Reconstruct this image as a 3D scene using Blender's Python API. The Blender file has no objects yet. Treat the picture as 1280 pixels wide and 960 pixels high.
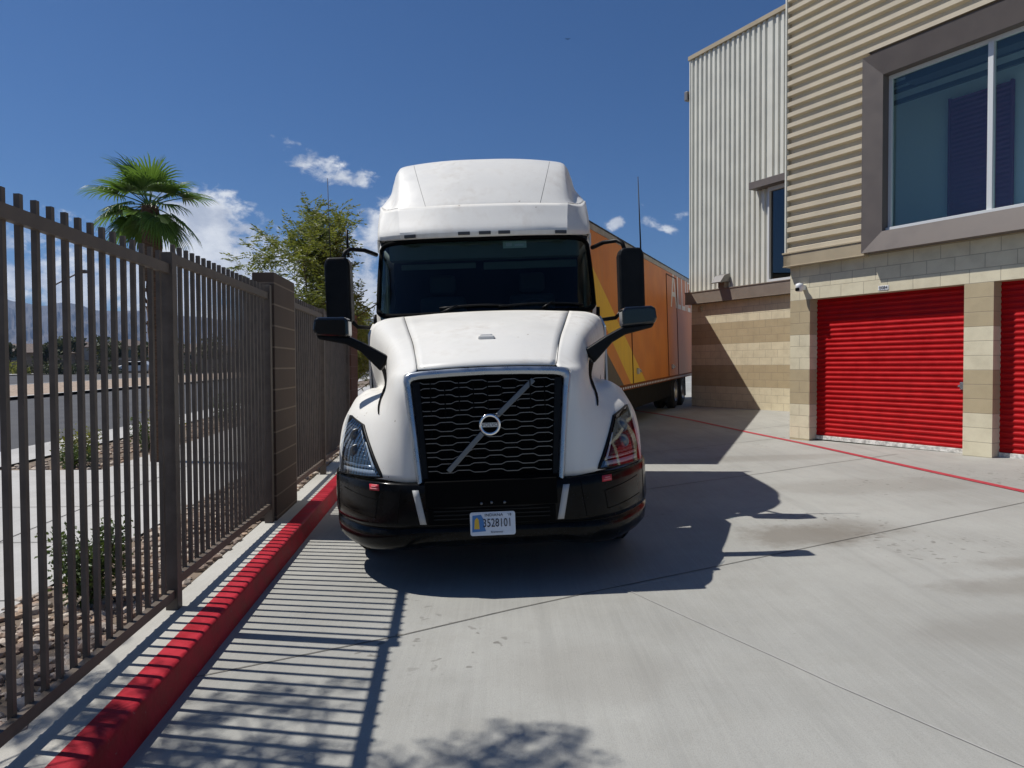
import bpy, math, random
from mathutils import Vector, Matrix, noise
from mathutils.bvhtree import BVHTree
random.seed(7)
R = math.radians
scn = bpy.context.scene
# ------------------------------------------------------------------ camera
cd = bpy.data.cameras.new("camera"); cam = bpy.data.objects.new("camera", cd)
scn.collection.objects.link(cam); scn.camera = cam
cd.sensor_width = 36; cd.lens = 890 / 1280 * 36; cd.clip_start = .05; cd.clip_end = 20000
PITCH = math.atan((480 - 457.3) / 890); ROLL = .005
cam.matrix_world = (Matrix.Translation((0, 0, 1.6)) @ Matrix.Rotation(R(90) - PITCH, 4, 'X')
                    @ Matrix.Rotation(-ROLL, 4, 'Z'))
# ------------------------------------------------------------------ light
LX, LY = .615, -.14                                    # horizontal drift of a shadow per metre of height
EL = math.atan(1 / math.hypot(LX, LY))
AZ = math.atan2(-LX, -LY)                              # compass angle of the sun, from +Y towards +X
sd = bpy.data.lights.new("sun", 'SUN'); sd.energy = 5.0; sd.angle = R(.53); sd.color = (1, .955, .89)
sun = bpy.data.objects.new("sun", sd); scn.collection.objects.link(sun)
sun.rotation_euler = Vector((LX, LY, -1)).to_track_quat('-Z', 'Y').to_euler()
sun.location = (-20, 5, 30)
scn.view_settings.view_transform = 'Standard'; scn.view_settings.look = 'None'
scn.view_settings.exposure = 0.0; scn.view_settings.gamma = 1
scn.view_settings.use_curve_mapping = False
HAZE_D = .00013
W = bpy.data.worlds.new("World"); scn.world = W; W.use_nodes = True
nt = W.node_tree; nt.nodes.clear()
def N(t, ty, **k):
    n = t.nodes.new(ty)
    for a, b in k.items():
        if a.startswith('i_'):
            key = a[2:]; n.inputs[int(key) if key.isdigit() else key].default_value = b
        else: setattr(n, a, b)
    return n
def math_n(t, op, a, b=None, c=None, clamp=False):
    n = t.nodes.new('ShaderNodeMath'); n.operation = op; n.use_clamp = clamp
    for i, v in enumerate((a, b, c)):
        if v is None: continue
        if isinstance(v, (int, float)): n.inputs[i].default_value = v
        else: t.links.new(v, n.inputs[i])
    return n.outputs[0]
def smooth(t, v, lo, hi, a=0., b=1.):
    n = t.nodes.new('ShaderNodeMapRange'); n.interpolation_type = 'SMOOTHSTEP'
    t.links.new(v, n.inputs[0]); n.inputs[1].default_value = lo; n.inputs[2].default_value = hi
    n.inputs[3].default_value = a; n.inputs[4].default_value = b
    return n.outputs[0]
def mixc(t, f, a, b, mode='MIX'):
    n = t.nodes.new('ShaderNodeMix'); n.data_type = 'RGBA'; n.blend_type = mode
    for s, v in ((n.inputs[0], f), (n.inputs[6], a), (n.inputs[7], b)):
        if isinstance(v, (int, float)): s.default_value = v
        elif isinstance(v, tuple): s.default_value = v if len(v) == 4 else (*v, 1)
        else: t.links.new(v, s)
    return n.outputs[2]
sky = N(nt, 'ShaderNodeTexSky', sky_type='NISHITA', sun_disc=False, sun_elevation=EL, sun_rotation=AZ,
        altitude=700, air_density=1.0, dust_density=.7, ozone_density=3.5)
tc = N(nt, 'ShaderNodeTexCoord'); sx = N(nt, 'ShaderNodeSeparateXYZ'); nt.links.new(tc.outputs['Generated'], sx.inputs[0])
azn = math_n(nt, 'ARCTAN2', sx.outputs[0], sx.outputs[1]); eln = math_n(nt, 'ARCSINE', sx.outputs[2])
def ae(px, py):
    a = math.atan((px - 640) / 890); return a, math.atan((457 - py) / 890 * math.cos(a))
# blobs: px, py, radius x, radius y (photo pixels), tilt, weight
CL = [(414, 212, 54, 16, .22, 1.), (364, 180, 20, 8, .2, .5), (262, 320, 92, 66, .25, 1.15), (190, 360, 120, 55, 0, 1.1), (40, 318, 130, 34, 0, .85),
      (130, 262, 60, 12, -.1, .55), (95, 378, 45, 16, .2, 1.1), (470, 300, 52, 44, -.5, 1.0), (350, 345, 100, 60, 0, 1.05), (460, 370, 60, 40, 0, 1.), (822, 280, 22, 10, .3, .85), (848, 270, 26, 9, -.2, .85), (832, 284, 24, 8, .5, .85),
      (769, 281, 11, 7, -.4, .7), (803, 258, 9, 7, -.4, .62), (920, 250, 60, 14, -.2, .8), (-120, 330, 190, 60, 0, 1.), (-420, 300, 200, 80, 0, 1.1),
      (1400, 330, 200, 60, 0, 1.1)]
cv = N(nt, 'ShaderNodeCombineXYZ'); nt.links.new(azn, cv.inputs[0]); nt.links.new(math_n(nt, 'MULTIPLY', eln, 1.5), cv.inputs[1])
n1 = N(nt, 'ShaderNodeTexNoise', i_Scale=11., i_Detail=9., i_Roughness=.58, i_Distortion=.25); nt.links.new(cv.outputs[0], n1.inputs['Vector'])
mask = None
for (x, y, rx, ry, tl, wt) in CL:
    a0, e0 = ae(x, y); ra = rx / 890; re = ry / 890
    da = math_n(nt, 'SUBTRACT', azn, a0); de = math_n(nt, 'SUBTRACT', eln, e0)
    u = math_n(nt, 'ADD', math_n(nt, 'MULTIPLY', da, math.cos(tl) / ra), math_n(nt, 'MULTIPLY', de, -math.sin(tl) / ra))
    v = math_n(nt, 'ADD', math_n(nt, 'MULTIPLY', da, math.sin(tl) / re), math_n(nt, 'MULTIPLY', de, math.cos(tl) / re))
    d = math_n(nt, 'ADD', math_n(nt, 'MULTIPLY', u, u), math_n(nt, 'MULTIPLY', v, v))
    m = math_n(nt, 'MULTIPLY', math_n(nt, 'SUBTRACT', 1., math_n(nt, 'MULTIPLY', d, .55)), wt)
    mask = m if mask is None else math_n(nt, 'MAXIMUM', mask, m)
n3 = N(nt, 'ShaderNodeTexNoise', i_Scale=42., i_Detail=6., i_Roughness=.6, i_Distortion=.4); nt.links.new(cv.outputs[0], n3.inputs['Vector'])
dens = math_n(nt, 'ADD', math_n(nt, 'MULTIPLY', mask, .46), math_n(nt, 'ADD', math_n(nt, 'MULTIPLY', n1.outputs[0], 1.2), math_n(nt, 'MULTIPLY', n3.outputs[0], .75)))
cl = smooth(nt, dens, 1.17, 1.46)
n2 = N(nt, 'ShaderNodeTexNoise', i_Scale=16., i_Detail=6., i_Roughness=.55)
mp = N(nt, 'ShaderNodeMapping'); mp.inputs[1].default_value = (.03, .05, 0)
nt.links.new(cv.outputs[0], mp.inputs[0]); nt.links.new(mp.outputs[0], n2.inputs['Vector'])
cc = mixc(nt, smooth(nt, n2.outputs[0], .35, .62), (7.2, 7.8, 9.0), (12.6, 12.9, 13.2))
# the sky itself, deepened a little as the photograph shows it
hs = N(nt, 'ShaderNodeHueSaturation', i_Saturation=1.05, i_Value=1.0)
nt.links.new(mixc(nt, 1., sky.outputs[0], (.52, .73, .98), 'MULTIPLY'), hs.inputs['Color'])
skyc = mixc(nt, math_n(nt, 'MULTIPLY', cl, .93), hs.outputs[0], cc)
bg = N(nt, 'ShaderNodeBackground', i_Strength=.07); nt.links.new(skyc, bg.inputs[0])
wo = N(nt, 'ShaderNodeOutputWorld'); nt.links.new(bg.outputs[0], wo.inputs[0])

# ------------------------------------------------------------------ helpers
def col(o, name=None): scn.collection.objects.link(o); return o
class MB:
    """collects faces; M maps the builder's own coordinates to the object's"""
    def __init__(s, M=None): s.v = []; s.f = []; s.uv = []; s.M = M; s.sm = []
    def face(s, pts, uv=None, smooth=False):
        i = len(s.v)
        if uv is None:
            if len(pts) >= 3:
                n = (Vector(pts[1]) - Vector(pts[0])).cross(Vector(pts[2]) - Vector(pts[1]))
                ax = max(range(3), key=lambda k: abs(n[k]))
            else: ax = 2
            a, b = ((1, 2), (0, 2), (0, 1))[ax]
            uv = [(p[a], p[b]) for p in pts]
        for p in pts: s.v.append(s.M @ Vector(p) if s.M else Vector(p))
        s.f.append(list(range(i, i + len(pts)))); s.uv.append(uv); s.sm.append(smooth)
    def box(s, x0, x1, y0, y1, z0, z1, skip=''):
        c = [(x0, y0, z0), (x1, y0, z0), (x1, y1, z0), (x0, y1, z0), (x0, y0, z1), (x1, y0, z1), (x1, y1, z1), (x0, y1, z1)]
        for k, q in (('b', (3, 2, 1, 0)), ('t', (4, 5, 6, 7)), ('f', (0, 1, 5, 4)), ('r', (1, 2, 6, 5)), ('k', (2, 3, 7, 6)), ('l', (3, 0, 4, 7))):
            if k not in skip: s.face([c[i] for i in q])
    def grid(s, rows, smooth=True, flip=False, uv=None, close=False):
        base = len(s.v); m = len(rows[0])
        for r in rows:
            for p in r: s.v.append(s.M @ Vector(p) if s.M else Vector(p))
        for i in range(len(rows) - 1):
            for j in range(m if close else m - 1):
                j2 = (j + 1) % m
                q = [base + i * m + j, base + i * m + j2, base + (i + 1) * m + j2, base + (i + 1) * m + j]
                k = [(i, j), (i, j2), (i + 1, j2), (i + 1, j)]
                if flip: q.reverse(); k.reverse()
                s.f.append(q); s.sm.append(smooth)
                s.uv.append([uv(rows[a][b]) if uv else (rows[a][b][0], rows[a][b][1]) for a, b in k])
    def tube(s, pts, r, n=8, caps=True):
        pts = [Vector(p) for p in pts]; rr = r if isinstance(r, (list, tuple)) else [r] * len(pts)
        rows = []; up = None
        for i, p in enumerate(pts):
            t = (pts[min(i + 1, len(pts) - 1)] - pts[max(i - 1, 0)]).normalized()
            if up is None:
                up = Vector((0, 0, 1)) if abs(t.z) < .9 else Vector((1, 0, 0))
            a = t.cross(up).normalized(); b = a.cross(t).normalized(); up = b
            rows.append([p + a * math.cos(2 * math.pi * k / n) * rr[i] + b * math.sin(2 * math.pi * k / n) * rr[i] for k in range(n)])
        s.grid(rows, close=True, flip=True)
        if caps:
            s.face([tuple(q) for q in rows[0]]); s.face([tuple(q) for q in reversed(rows[-1])])
    def prism(s, poly, a, b, axis='y'):
        """polygon extruded from a to b; poly is (x,z) for axis y, (y,z) for x, (x,y) for z"""
        def P(p, t): return {'y': (p[0], t, p[1]), 'x': (t, p[0], p[1]), 'z': (p[0], p[1], t)}[axis]
        n = len(poly)
        s.face([P(p, a) for p in poly]); s.face([P(p, b) for p in reversed(poly)])
        for i in range(n):
            j = (i + 1) % n; s.face([P(poly[j], a), P(poly[i], a), P(poly[i], b), P(poly[j], b)])
    def lathe(s, prof, c, axis='x', n=32):
        rows = []
        for (t, r) in prof:
            row = []
            for k in range(n):
                a = 2 * math.pi * k / n; u, w = r * math.cos(a), r * math.sin(a)
                row.append({'x': (c[0] + t, c[1] + u, c[2] + w), 'y': (c[0] + u, c[1] + t, c[2] + w), 'z': (c[0] + u, c[1] + w, c[2] + t)}[axis])
            rows.append(row)
        s.grid(rows, close=True)
    def build(s, name, mat, parent=None, org=None, bevel=0, recalc=True, subsurf=0, weld=False, seg=2):
        me = bpy.data.meshes.new(name)
        o3 = Vector(org) if org is not None else Vector((0, 0, 0))
        me.from_pydata([tuple(v - o3) for v in s.v], [], s.f)
        ul = me.uv_layers.new(name='UVMap'); k = 0
        flat = [c for f in s.uv for p in f for c in p]
        ul.data.foreach_set('uv', flat)
        me.polygons.foreach_set('use_smooth', s.sm)
        for m in (mat if isinstance(mat, list) else [mat]): me.materials.append(m)
        if recalc or weld or bevel:
            import bmesh
            bm = bmesh.new(); bm.from_mesh(me)
            bmesh.ops.remove_doubles(bm, verts=bm.verts, dist=.0004)
            bmesh.ops.recalc_face_normals(bm, faces=bm.faces)
            bm.to_mesh(me); bm.free()
        o = bpy.data.objects.new(name, me); scn.collection.objects.link(o)
        if parent is not None: o.parent = parent
        elif org is not None: o.location = o3
        if subsurf:
            m = o.modifiers.new('s', 'SUBSURF'); m.levels = m.render_levels = subsurf
        if bevel:
            m = o.modifiers.new('b', 'BEVEL'); m.width = bevel; m.segments = seg; m.limit_method = 'ANGLE'; m.angle_limit = R(35)
            m.harden_normals = False
        return o
def bake(o):
    """replace a modified mesh by its evaluated self"""
    dg = bpy.context.evaluated_depsgraph_get(); dg.update()
    me = bpy.data.meshes.new_from_object(o.evaluated_get(dg)); o.modifiers.clear(); o.data = me; return o
def tag(o, label, cat, group=None, kind=None):
    if label: o['label'] = label
    if cat: o['category'] = cat
    if group: o['group'] = group
    if kind: o['kind'] = kind
    return o
def empty(name, loc=(0, 0, 0), label=None, cat=None, group=None, M=None):
    o = bpy.data.objects.new(name, None); scn.collection.objects.link(o); o.empty_display_size = .2
    if M is not None: o.matrix_world = M
    else: o.location = loc
    return tag(o, label, cat, group)
def struct(o): o['kind'] = 'structure'; return o
def text(name, s, size, mat, parent, M, ext=.002, align='CENTER', sx=1.):
    c = bpy.data.curves.new(name, 'FONT'); c.body = s; c.size = size; c.extrude = ext; c.align_x = align; c.align_y = 'CENTER'; c.resolution_u = 3
    t = bpy.data.objects.new(name, c); scn.collection.objects.link(t)
    dg = bpy.context.evaluated_depsgraph_get(); dg.update()
    me = bpy.data.meshes.new_from_object(t.evaluated_get(dg)); bpy.data.objects.remove(t)
    me.transform(M @ Matrix.Diagonal((sx, 1, 1, 1))); me.materials.clear(); me.materials.append(mat)
    o = bpy.data.objects.new(name, me); scn.collection.objects.link(o); o.parent = parent; return o

# ------------------------------------------------------------------ materials
def mat(name, c, rough=.6, metal=0., var=0., vscale=4., bump=0., bscale=60., coat=0., spec=.5, coord='Object', c2=None, stretch=(1, 1, 1), detail=5.):
    m = bpy.data.materials.new(name); m.use_nodes = True; t = m.node_tree
    p = t.nodes['Principled BSDF']; p.inputs['Roughness'].default_value = rough; p.inputs['Metallic'].default_value = metal
    p.inputs['Base Color'].default_value = (*c, 1); p.inputs['Coat Weight'].default_value = coat; p.inputs['Coat Roughness'].default_value = .08
    p.inputs['Specular IOR Level'].default_value = spec
    tcn = t.nodes.new('ShaderNodeTexCoord'); mpn = t.nodes.new('ShaderNodeMapping'); mpn.inputs['Scale'].default_value = stretch
    t.links.new(tcn.outputs[coord], mpn.inputs[0])
    if var or c2:
        n = N(t, 'ShaderNodeTexNoise', i_Scale=vscale, i_Detail=detail, i_Roughness=.6); t.links.new(mpn.outputs[0], n.inputs['Vector'])
        lo = tuple(x * (1 - var) for x in c); hi = c2 if c2 else tuple(min(1, x * (1 + var)) for x in c)
        out = mixc(t, smooth(t, n.outputs[0], .32, .68), lo, hi); t.links.new(out, p.inputs['Base Color'])
        m['_c'] = 1
        rr = smooth(t, n.outputs[0], .3, .7, max(0, rough - .06), min(1, rough + .08)); t.links.new(rr, p.inputs['Roughness'])
    if bump:
        n = N(t, 'ShaderNodeTexNoise', i_Scale=bscale, i_Detail=4.); t.links.new(mpn.outputs[0], n.inputs['Vector'])
        b = N(t, 'ShaderNodeBump', i_Strength=bump, i_Distance=.01); t.links.new(n.outputs[0], b.inputs['Height']); t.links.new(b.outputs[0], p.inputs['Normal'])
    return m
def dirty_white(name, c=(.71, .70, .655), rough=.42):
    m = bpy.data.materials.new(name); m.use_nodes = True; t = m.node_tree; p = t.nodes['Principled BSDF']
    tcn = t.nodes.new('ShaderNodeTexCoord')
    mpn = t.nodes.new('ShaderNodeMapping'); mpn.inputs['Scale'].default_value = (9, 9, 1.2); t.links.new(tcn.outputs['Object'], mpn.inputs[0])
    a = N(t, 'ShaderNodeTexNoise', i_Scale=1.6, i_Detail=7., i_Roughness=.65); t.links.new(tcn.outputs['Object'], a.inputs['Vector'])
    b = N(t, 'ShaderNodeTexNoise', i_Scale=1.5, i_Detail=5.); t.links.new(mpn.outputs[0], b.inputs['Vector'])
    g = N(t, 'ShaderNodeTexNoise', i_Scale=26., i_Detail=2.); t.links.new(tcn.outputs['Object'], g.inputs['Vector'])
    f = math_n(t, 'MULTIPLY', smooth(t, a.outputs[0], .42, .72), smooth(t, b.outputs[0], .35, .7))
    c1 = mixc(t, math_n(t, 'MULTIPLY', f, .5), c, (.45, .40, .34))
    c1 = mixc(t, smooth(t, g.outputs[0], .755, .785), c1, (.25, .21, .16))
    t.links.new(c1, p.inputs['Base Color']); p.inputs['Roughness'].default_value = rough
    t.links.new(smooth(t, a.outputs[0], .3, .7, rough - .08, rough + .16), p.inputs['Roughness'])
    return m
def glass(name, tint, gloss=.12, rough=.0, boost=.6):
    m = bpy.data.materials.new(name); m.use_nodes = True; t = m.node_tree; t.nodes.remove(t.nodes['Principled BSDF'])
    o = t.nodes['Material Output']; tr = N(t, 'ShaderNodeBsdfTransparent'); tr.inputs[0].default_value = (*tint, 1)
    g = N(t, 'ShaderNodeBsdfGlossy'); g.inputs['Roughness'].default_value = rough; g.inputs[0].default_value = (.9, .95, 1, 1)
    lw = N(t, 'ShaderNodeLayerWeight', i_Blend=.25)
    f = math_n(t, 'ADD', math_n(t, 'MULTIPLY', lw.outputs['Facing'], boost), gloss, clamp=True)
    mx = N(t, 'ShaderNodeMixShader'); t.links.new(f, mx.inputs[0]); t.links.new(tr.outputs[0], mx.inputs[1]); t.links.new(g.outputs[0], mx.inputs[2])
    t.links.new(mx.outputs[0], o.inputs[0]); return m
def block(name, light, dark, zoff=0., banded=True, uvs=1., mortar=None, bw=.4064, rh=.2032, jw=.006):
    m = bpy.data.materials.new(name); m.use_nodes = True; t = m.node_tree; p = t.nodes['Principled BSDF']; p.inputs['Roughness'].default_value = .86
    uvn = N(t, 'ShaderNodeUVMap'); uvn.uv_map = 'UVMap'
    mpn = t.nodes.new('ShaderNodeMapping'); mpn.inputs['Location'].default_value = (.007, -zoff, 0); t.links.new(uvn.outputs[0], mpn.inputs[0])
    br = N(t, 'ShaderNodeTexBrick'); br.offset = .5; br.squash = 1
    br.inputs['Scale'].default_value = 1; br.inputs['Mortar Size'].default_value = jw; br.inputs['Mortar Smooth'].default_value = .3
    br.inputs['Brick Width'].default_value = bw; br.inputs['Row Height'].default_value = rh; br.inputs['Bias'].default_value = 0
    br.inputs['Color1'].default_value = (0, 0, 0, 1); br.inputs['Color2'].default_value = (1, 1, 1, 1); br.inputs['Mortar'].default_value = (.5, .5, .5, 1)
    t.links.new(mpn.outputs[0], br.inputs['Vector'])
    sp = N(t, 'ShaderNodeSeparateXYZ'); t.links.new(mpn.outputs[0], sp.inputs[0])
    if banded:
        fr = math_n(t, 'FRACT', math_n(t, 'DIVIDE', sp.outputs[1], rh * 6)); bd = math_n(t, 'GREATER_THAN', fr, .5)
        c = mixc(t, bd, light, dark)
    else: c = mixc(t, 0., light, dark)
    rnd = math_n(t, 'MULTIPLY', br.outputs[0], 1.)
    c = mixc(t, math_n(t, 'MULTIPLY', rnd, .09), c, tuple(x * .5 for x in dark))
    nz = N(t, 'ShaderNodeTexNoise', i_Scale=3.5, i_Detail=8., i_Roughness=.62); t.links.new(uvn.outputs[0], nz.inputs['Vector'])
    c = mixc(t, smooth(t, nz.outputs[0], .35, .75, 0, .26), c, tuple(x * .55 for x in dark))
    c = mixc(t, math_n(t, 'MULTIPLY', br.outputs['Fac'], .9 if mortar else .5), c, mortar or (.2, .17, .13))
    t.links.new(c, p.inputs['Base Color'])
    nf = N(t, 'ShaderNodeTexNoise', i_Scale=120., i_Detail=4.); t.links.new(uvn.outputs[0], nf.inputs['Vector'])
    h = math_n(t, 'SUBTRACT', math_n(t, 'MULTIPLY', nf.outputs[0], .35), br.outputs['Fac'])
    b = N(t, 'ShaderNodeBump', i_Strength=.55, i_Distance=.006); t.links.new(h, b.inputs['Height']); t.links.new(b.outputs[0], p.inputs['Normal'])
    return m
M_white = dirty_white('truck_paint_white')
M_plastic = mat('black_plastic', (.006, .0065, .007), .45, var=.3, vscale=9, bump=.03, bscale=400, spec=.16)
M_gloss = mat('gloss_black', (.008, .009, .01), .09, spec=.6)
M_bumper = mat('bumper_black', (.004, .0042, .0045), .2, var=.5, vscale=5, spec=.12)
M_rubber = mat('tyre_rubber', (.012, .012, .012), .8, bump=.3, bscale=80, var=.3)
M_chrome = mat('chrome', (.75, .77, .8), .13, 1.)
M_satin = mat('satin_silver', (.42, .45, .48), .3, .9, var=.06, vscale=8)
M_dchrome = mat('dark_chrome', (.16, .165, .17), .36, .9)
M_black = mat('void_black', (.003, .003, .003), .8, spec=.05)
M_int = mat('cab_interior', (.024, .024, .027), .75, var=.3)
M_int2 = mat('cab_trim_grey', (.10, .11, .115), .7)
M_wglass = glass('windshield_glass', (.36, .46, .46), .014, 0, .09)
M_dglass = glass('side_glass', (.12, .16, .17), .09, 0, .5)
M_lens = glass('headlamp_glass', (.75, .8, .85), .07, 0, .35)
M_mirror = mat('mirror_glass', (.5, .5, .5), .03, 1.)
M_silver = mat('aluminium', (.55, .56, .56), .35, .9, var=.1)
M_fence = mat('fence_paint', (.118, .096, .078), .5, spec=.25, var=.18, vscale=7, bump=.04, bscale=200)
M_red = mat('red_kerb_paint', (.39, .005, .017), .6, spec=.25, var=.25, vscale=6, bump=.25, bscale=45, c2=(.44, .018, .035))
M_redline = mat('red_line_paint', (.34, .018, .035), .65, c2=(.42, .05, .06), vscale=30)
M_door = mat('red_door_paint', (.40, .0012, .004), .45, var=.1, vscale=5, spec=.22)
M_beam = mat('brown_trim_metal', (.20, .162, .128), .6, var=.06)
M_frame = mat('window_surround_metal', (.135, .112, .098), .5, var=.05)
M_wframe = mat('white_window_frame', (.62, .64, .64), .4)
M_tan = mat('tan_ribbed_metal', (.55, .48, .35), .55, var=.05, vscale=2)
M_tan2 = mat('tan_fascia', (.38, .315, .21), .55, var=.05, vscale=2)
M_cream = mat('cream_ribbed_metal', (.66, .655, .575), .55, var=.05, vscale=1.5)
M_block = block('painted_block', (.70, .645, .475), (.46, .38, .24), .29)
M_block2 = block('painted_block_rear', (.69, .62, .44), (.45, .365, .225), .37)
M_pier = block('painted_pier_block', (.70, .645, .475), (.46, .38, .24), .29, bw=.4064)
M_pier.node_tree.nodes['Brick Texture'].offset = 0; M_pier.node_tree.nodes['Mapping'].inputs['Location'].default_value = (.008, -.29, 0)
M_pillar = block('brown_block', (.078, .052, .037), (.078, .052, .037), .1, False, mortar=(.19, .145, .105), jw=.009)
M_pillar2 = block('brown_block_red_bounce', (.15, .07, .045), (.1, .05, .035), .1, False, mortar=(.2, .13, .1), jw=.008)  # brown block reddened to imitate light bounced off the orange trailer
M_purple = mat('purple_door', (.19, .045, .14), .6)
M_room = mat('room_wall', (.72, .74, .74), .8)
M_wire = mat('sign_white', (.75, .77, .78), .5)
M_ink = mat('ink_navy', (.01, .012, .03), .6)
M_bar = mat('door_bottom_bar', (.62, .61, .58), .5, .1, var=.35, vscale=14)
M_strip_silver = mat('bumper_strip_grey', (.40, .41, .41), .5)
M_sconce = mat('sconce_grey', (.2, .19, .18), .45, .3)
M_bglass = glass('building_glass', (.76, .86, .87), .03, 0, .12)
M_dkglass = glass('rear_window_glass', (.06, .09, .11), .06, 0, .2)

def concrete(name, base, stains=True):
    m = bpy.data.materials.new(name); m.use_nodes = True; t = m.node_tree; p = t.nodes['Principled BSDF']
    tcn = N(t, 'ShaderNodeTexCoord')
    big = N(t, 'ShaderNodeTexNoise', i_Scale=.45, i_Detail=7., i_Roughness=.6); t.links.new(tcn.outputs['Object'], big.inputs['Vector'])
    mid = N(t, 'ShaderNodeTexNoise', i_Scale=3., i_Detail=8., i_Roughness=.7); t.links.new(tcn.outputs['Object'], mid.inputs['Vector'])
    fine = N(t, 'ShaderNodeTexNoise', i_Scale=170., i_Detail=3., i_Roughness=.8); t.links.new(tcn.outputs['Object'], fine.inputs['Vector'])
    mp2 = N(t, 'ShaderNodeMapping'); mp2.inputs['Rotation'].default_value = (0, 0, R(32)); mp2.inputs['Scale'].default_value = (34, .9, 1)
    t.links.new(tcn.outputs['Object'], mp2.inputs[0])
    st = N(t, 'ShaderNodeTexNoise', i_Scale=1., i_Detail=6., i_Roughness=.7); t.links.new(mp2.outputs[0], st.inputs['Vector'])
    mp3 = N(t, 'ShaderNodeMapping'); mp3.inputs['Rotation'].default_value = (0, 0, R(-62)); mp3.inputs['Scale'].default_value = (5, .25, 1)
    t.links.new(tcn.outputs['Object'], mp3.inputs[0])
    tr = N(t, 'ShaderNodeTexNoise', i_Scale=1., i_Detail=7., i_Roughness=.6); t.links.new(mp3.outputs[0], tr.inputs['Vector'])
    lo = tuple(x * .82 for x in base); hi = tuple(x * 1.13 for x in base)
    c = mixc(t, smooth(t, big.outputs[0], .3, .7), lo, hi)
    c = mixc(t, smooth(t, mid.outputs[0], .42, .75, 0, .36), c, (base[0] * .72, base[1] * .70, base[2] * .66))
    c = mixc(t, smooth(t, st.outputs[0], .35, .7, 0, .24), c, tuple(x * 1.25 for x in base))
    c = mixc(t, smooth(t, tr.outputs[0], .5, .74, 0, .3 if stains else .1), c, tuple(x * .62 for x in base))
    c = mixc(t, smooth(t, fine.outputs[0], .42, .68, 0, .5), c, tuple(x * .66 for x in base))
    sp_ = N(t, 'ShaderNodeTexNoise', i_Scale=38., i_Detail=3.); t.links.new(tcn.outputs['Object'], sp_.inputs['Vector'])
    c = mixc(t, smooth(t, sp_.outputs[0], .72, .76, 0, .3), c, (.12, .11, .10))
    if stains:
        # drips and oil: small spots gathered in a few places
        vo = N(t, 'ShaderNodeTexVoronoi', i_Scale=9.); 
        dn = N(t, 'ShaderNodeTexNoise', i_Scale=6., i_Detail=3.)
        t.links.new(tcn.outputs['Object'], dn.inputs['Vector'])
        vm = N(t, 'ShaderNodeVectorMath'); vm.operation = 'MULTIPLY_ADD'; t.links.new(dn.outputs['Color'], vm.inputs[0])
        vm.inputs[1].default_value = (.25, .25, .25); t.links.new(tcn.outputs['Object'], vm.inputs[2]); t.links.new(vm.outputs[0], vo.inputs['Vector'])
        gate = N(t, 'ShaderNodeTexNoise', i_Scale=.55, i_Detail=2.); mg = N(t, 'ShaderNodeMapping'); mg.inputs[1].default_value = (3.1, 1.7, 0)
        t.links.new(tcn.outputs['Object'], mg.inputs[0]); t.links.new(mg.outputs[0], gate.inputs['Vector'])
        f = math_n(t, 'MULTIPLY', smooth(t, vo.outputs['Distance'], .12, .26, .7, 0), smooth(t, gate.outputs[0], .57, .68))
        c = mixc(t, f, c, (.1, .09, .08))
        sxy = N(t, 'ShaderNodeSeparateXYZ'); t.links.new(tcn.outputs['Object'], sxy.inputs[0])
        for (cx, cy, rx, ry, wgt) in ((2.5, 6.1, .65, .42, .8), (3.0, 6.3, .5, .4, .45), (3.6, 4.6, .9, .25, .5), (4.0, 5.1, .7, .2, .5), (5.2, 4.9, .9, .22, .65), (6.2, 6.0, .9, .3, .5), (2.9, 3.9, .8, .3, .3), (3.6, 10.6, 1.6, .35, .35), (4.2, 8.2, 1.4, .5, .3), (.4, 3.6, .5, .4, .2)):
            ux = math_n(t, 'DIVIDE', math_n(t, 'SUBTRACT', sxy.outputs[0], cx), rx); uy = math_n(t, 'DIVIDE', math_n(t, 'SUBTRACT', sxy.outputs[1], cy), ry)
            d = math_n(t, 'ADD', math_n(t, 'MULTIPLY', ux, ux), math_n(t, 'MULTIPLY', uy, uy))
            d = math_n(t, 'ADD', d, math_n(t, 'MULTIPLY', math_n(t, 'SUBTRACT', mid.outputs[0], .5), 3.2))
            c = mixc(t, smooth(t, d, .1, 1.3, wgt, 0), c, (.17, .155, .13))
    t.links.new(c, p.inputs['Base Color']); p.inputs['Roughness'].default_value = .82
    h = math_n(t, 'ADD', math_n(t, 'MULTIPLY', st.outputs[0], .8), math_n(t, 'MULTIPLY', fine.outputs[0], .6))
    b = N(t, 'ShaderNodeBump', i_Strength=.35, i_Distance=.006); t.links.new(h, b.inputs['Height']); t.links.new(b.outputs[0], p.inputs['Normal'])
    return m
M_conc = concrete('lot_concrete', (.335, .335, .31))
M_walk = concrete('sidewalk_concrete', (.46, .45, .43), False)
M_strip = concrete('kerb_strip_concrete', (.44, .43, .39), False)
M_joint = mat('joint_dark', (.10, .095, .085), .9, var=.5, vscale=6)
M_jointl = mat('joint_pale', (.35, .345, .325), .9, c2=(.44, .43, .41), vscale=9)
M_asph = mat('asphalt', (.055, .055, .058), .85, var=.22, vscale=.8, bump=.3, bscale=90, c2=(.075, .075, .077))
M_desert = mat('desert_ground', (.15, .125, .095), .95, var=.25, vscale=.15, c2=(.2, .17, .13))
M_gravel = mat('median_gravel', (.34, .25, .18), .95, var=.4, vscale=6, bump=.6, bscale=12, c2=(.46, .36, .27))
M_soil = mat('soil', (.17, .13, .095), .95, var=.3, vscale=5, bump=.5, bscale=40)
_t = M_red.node_tree; _p = _t.nodes['Principled BSDF']; _src = _p.inputs['Base Color'].links[0].from_socket
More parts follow.
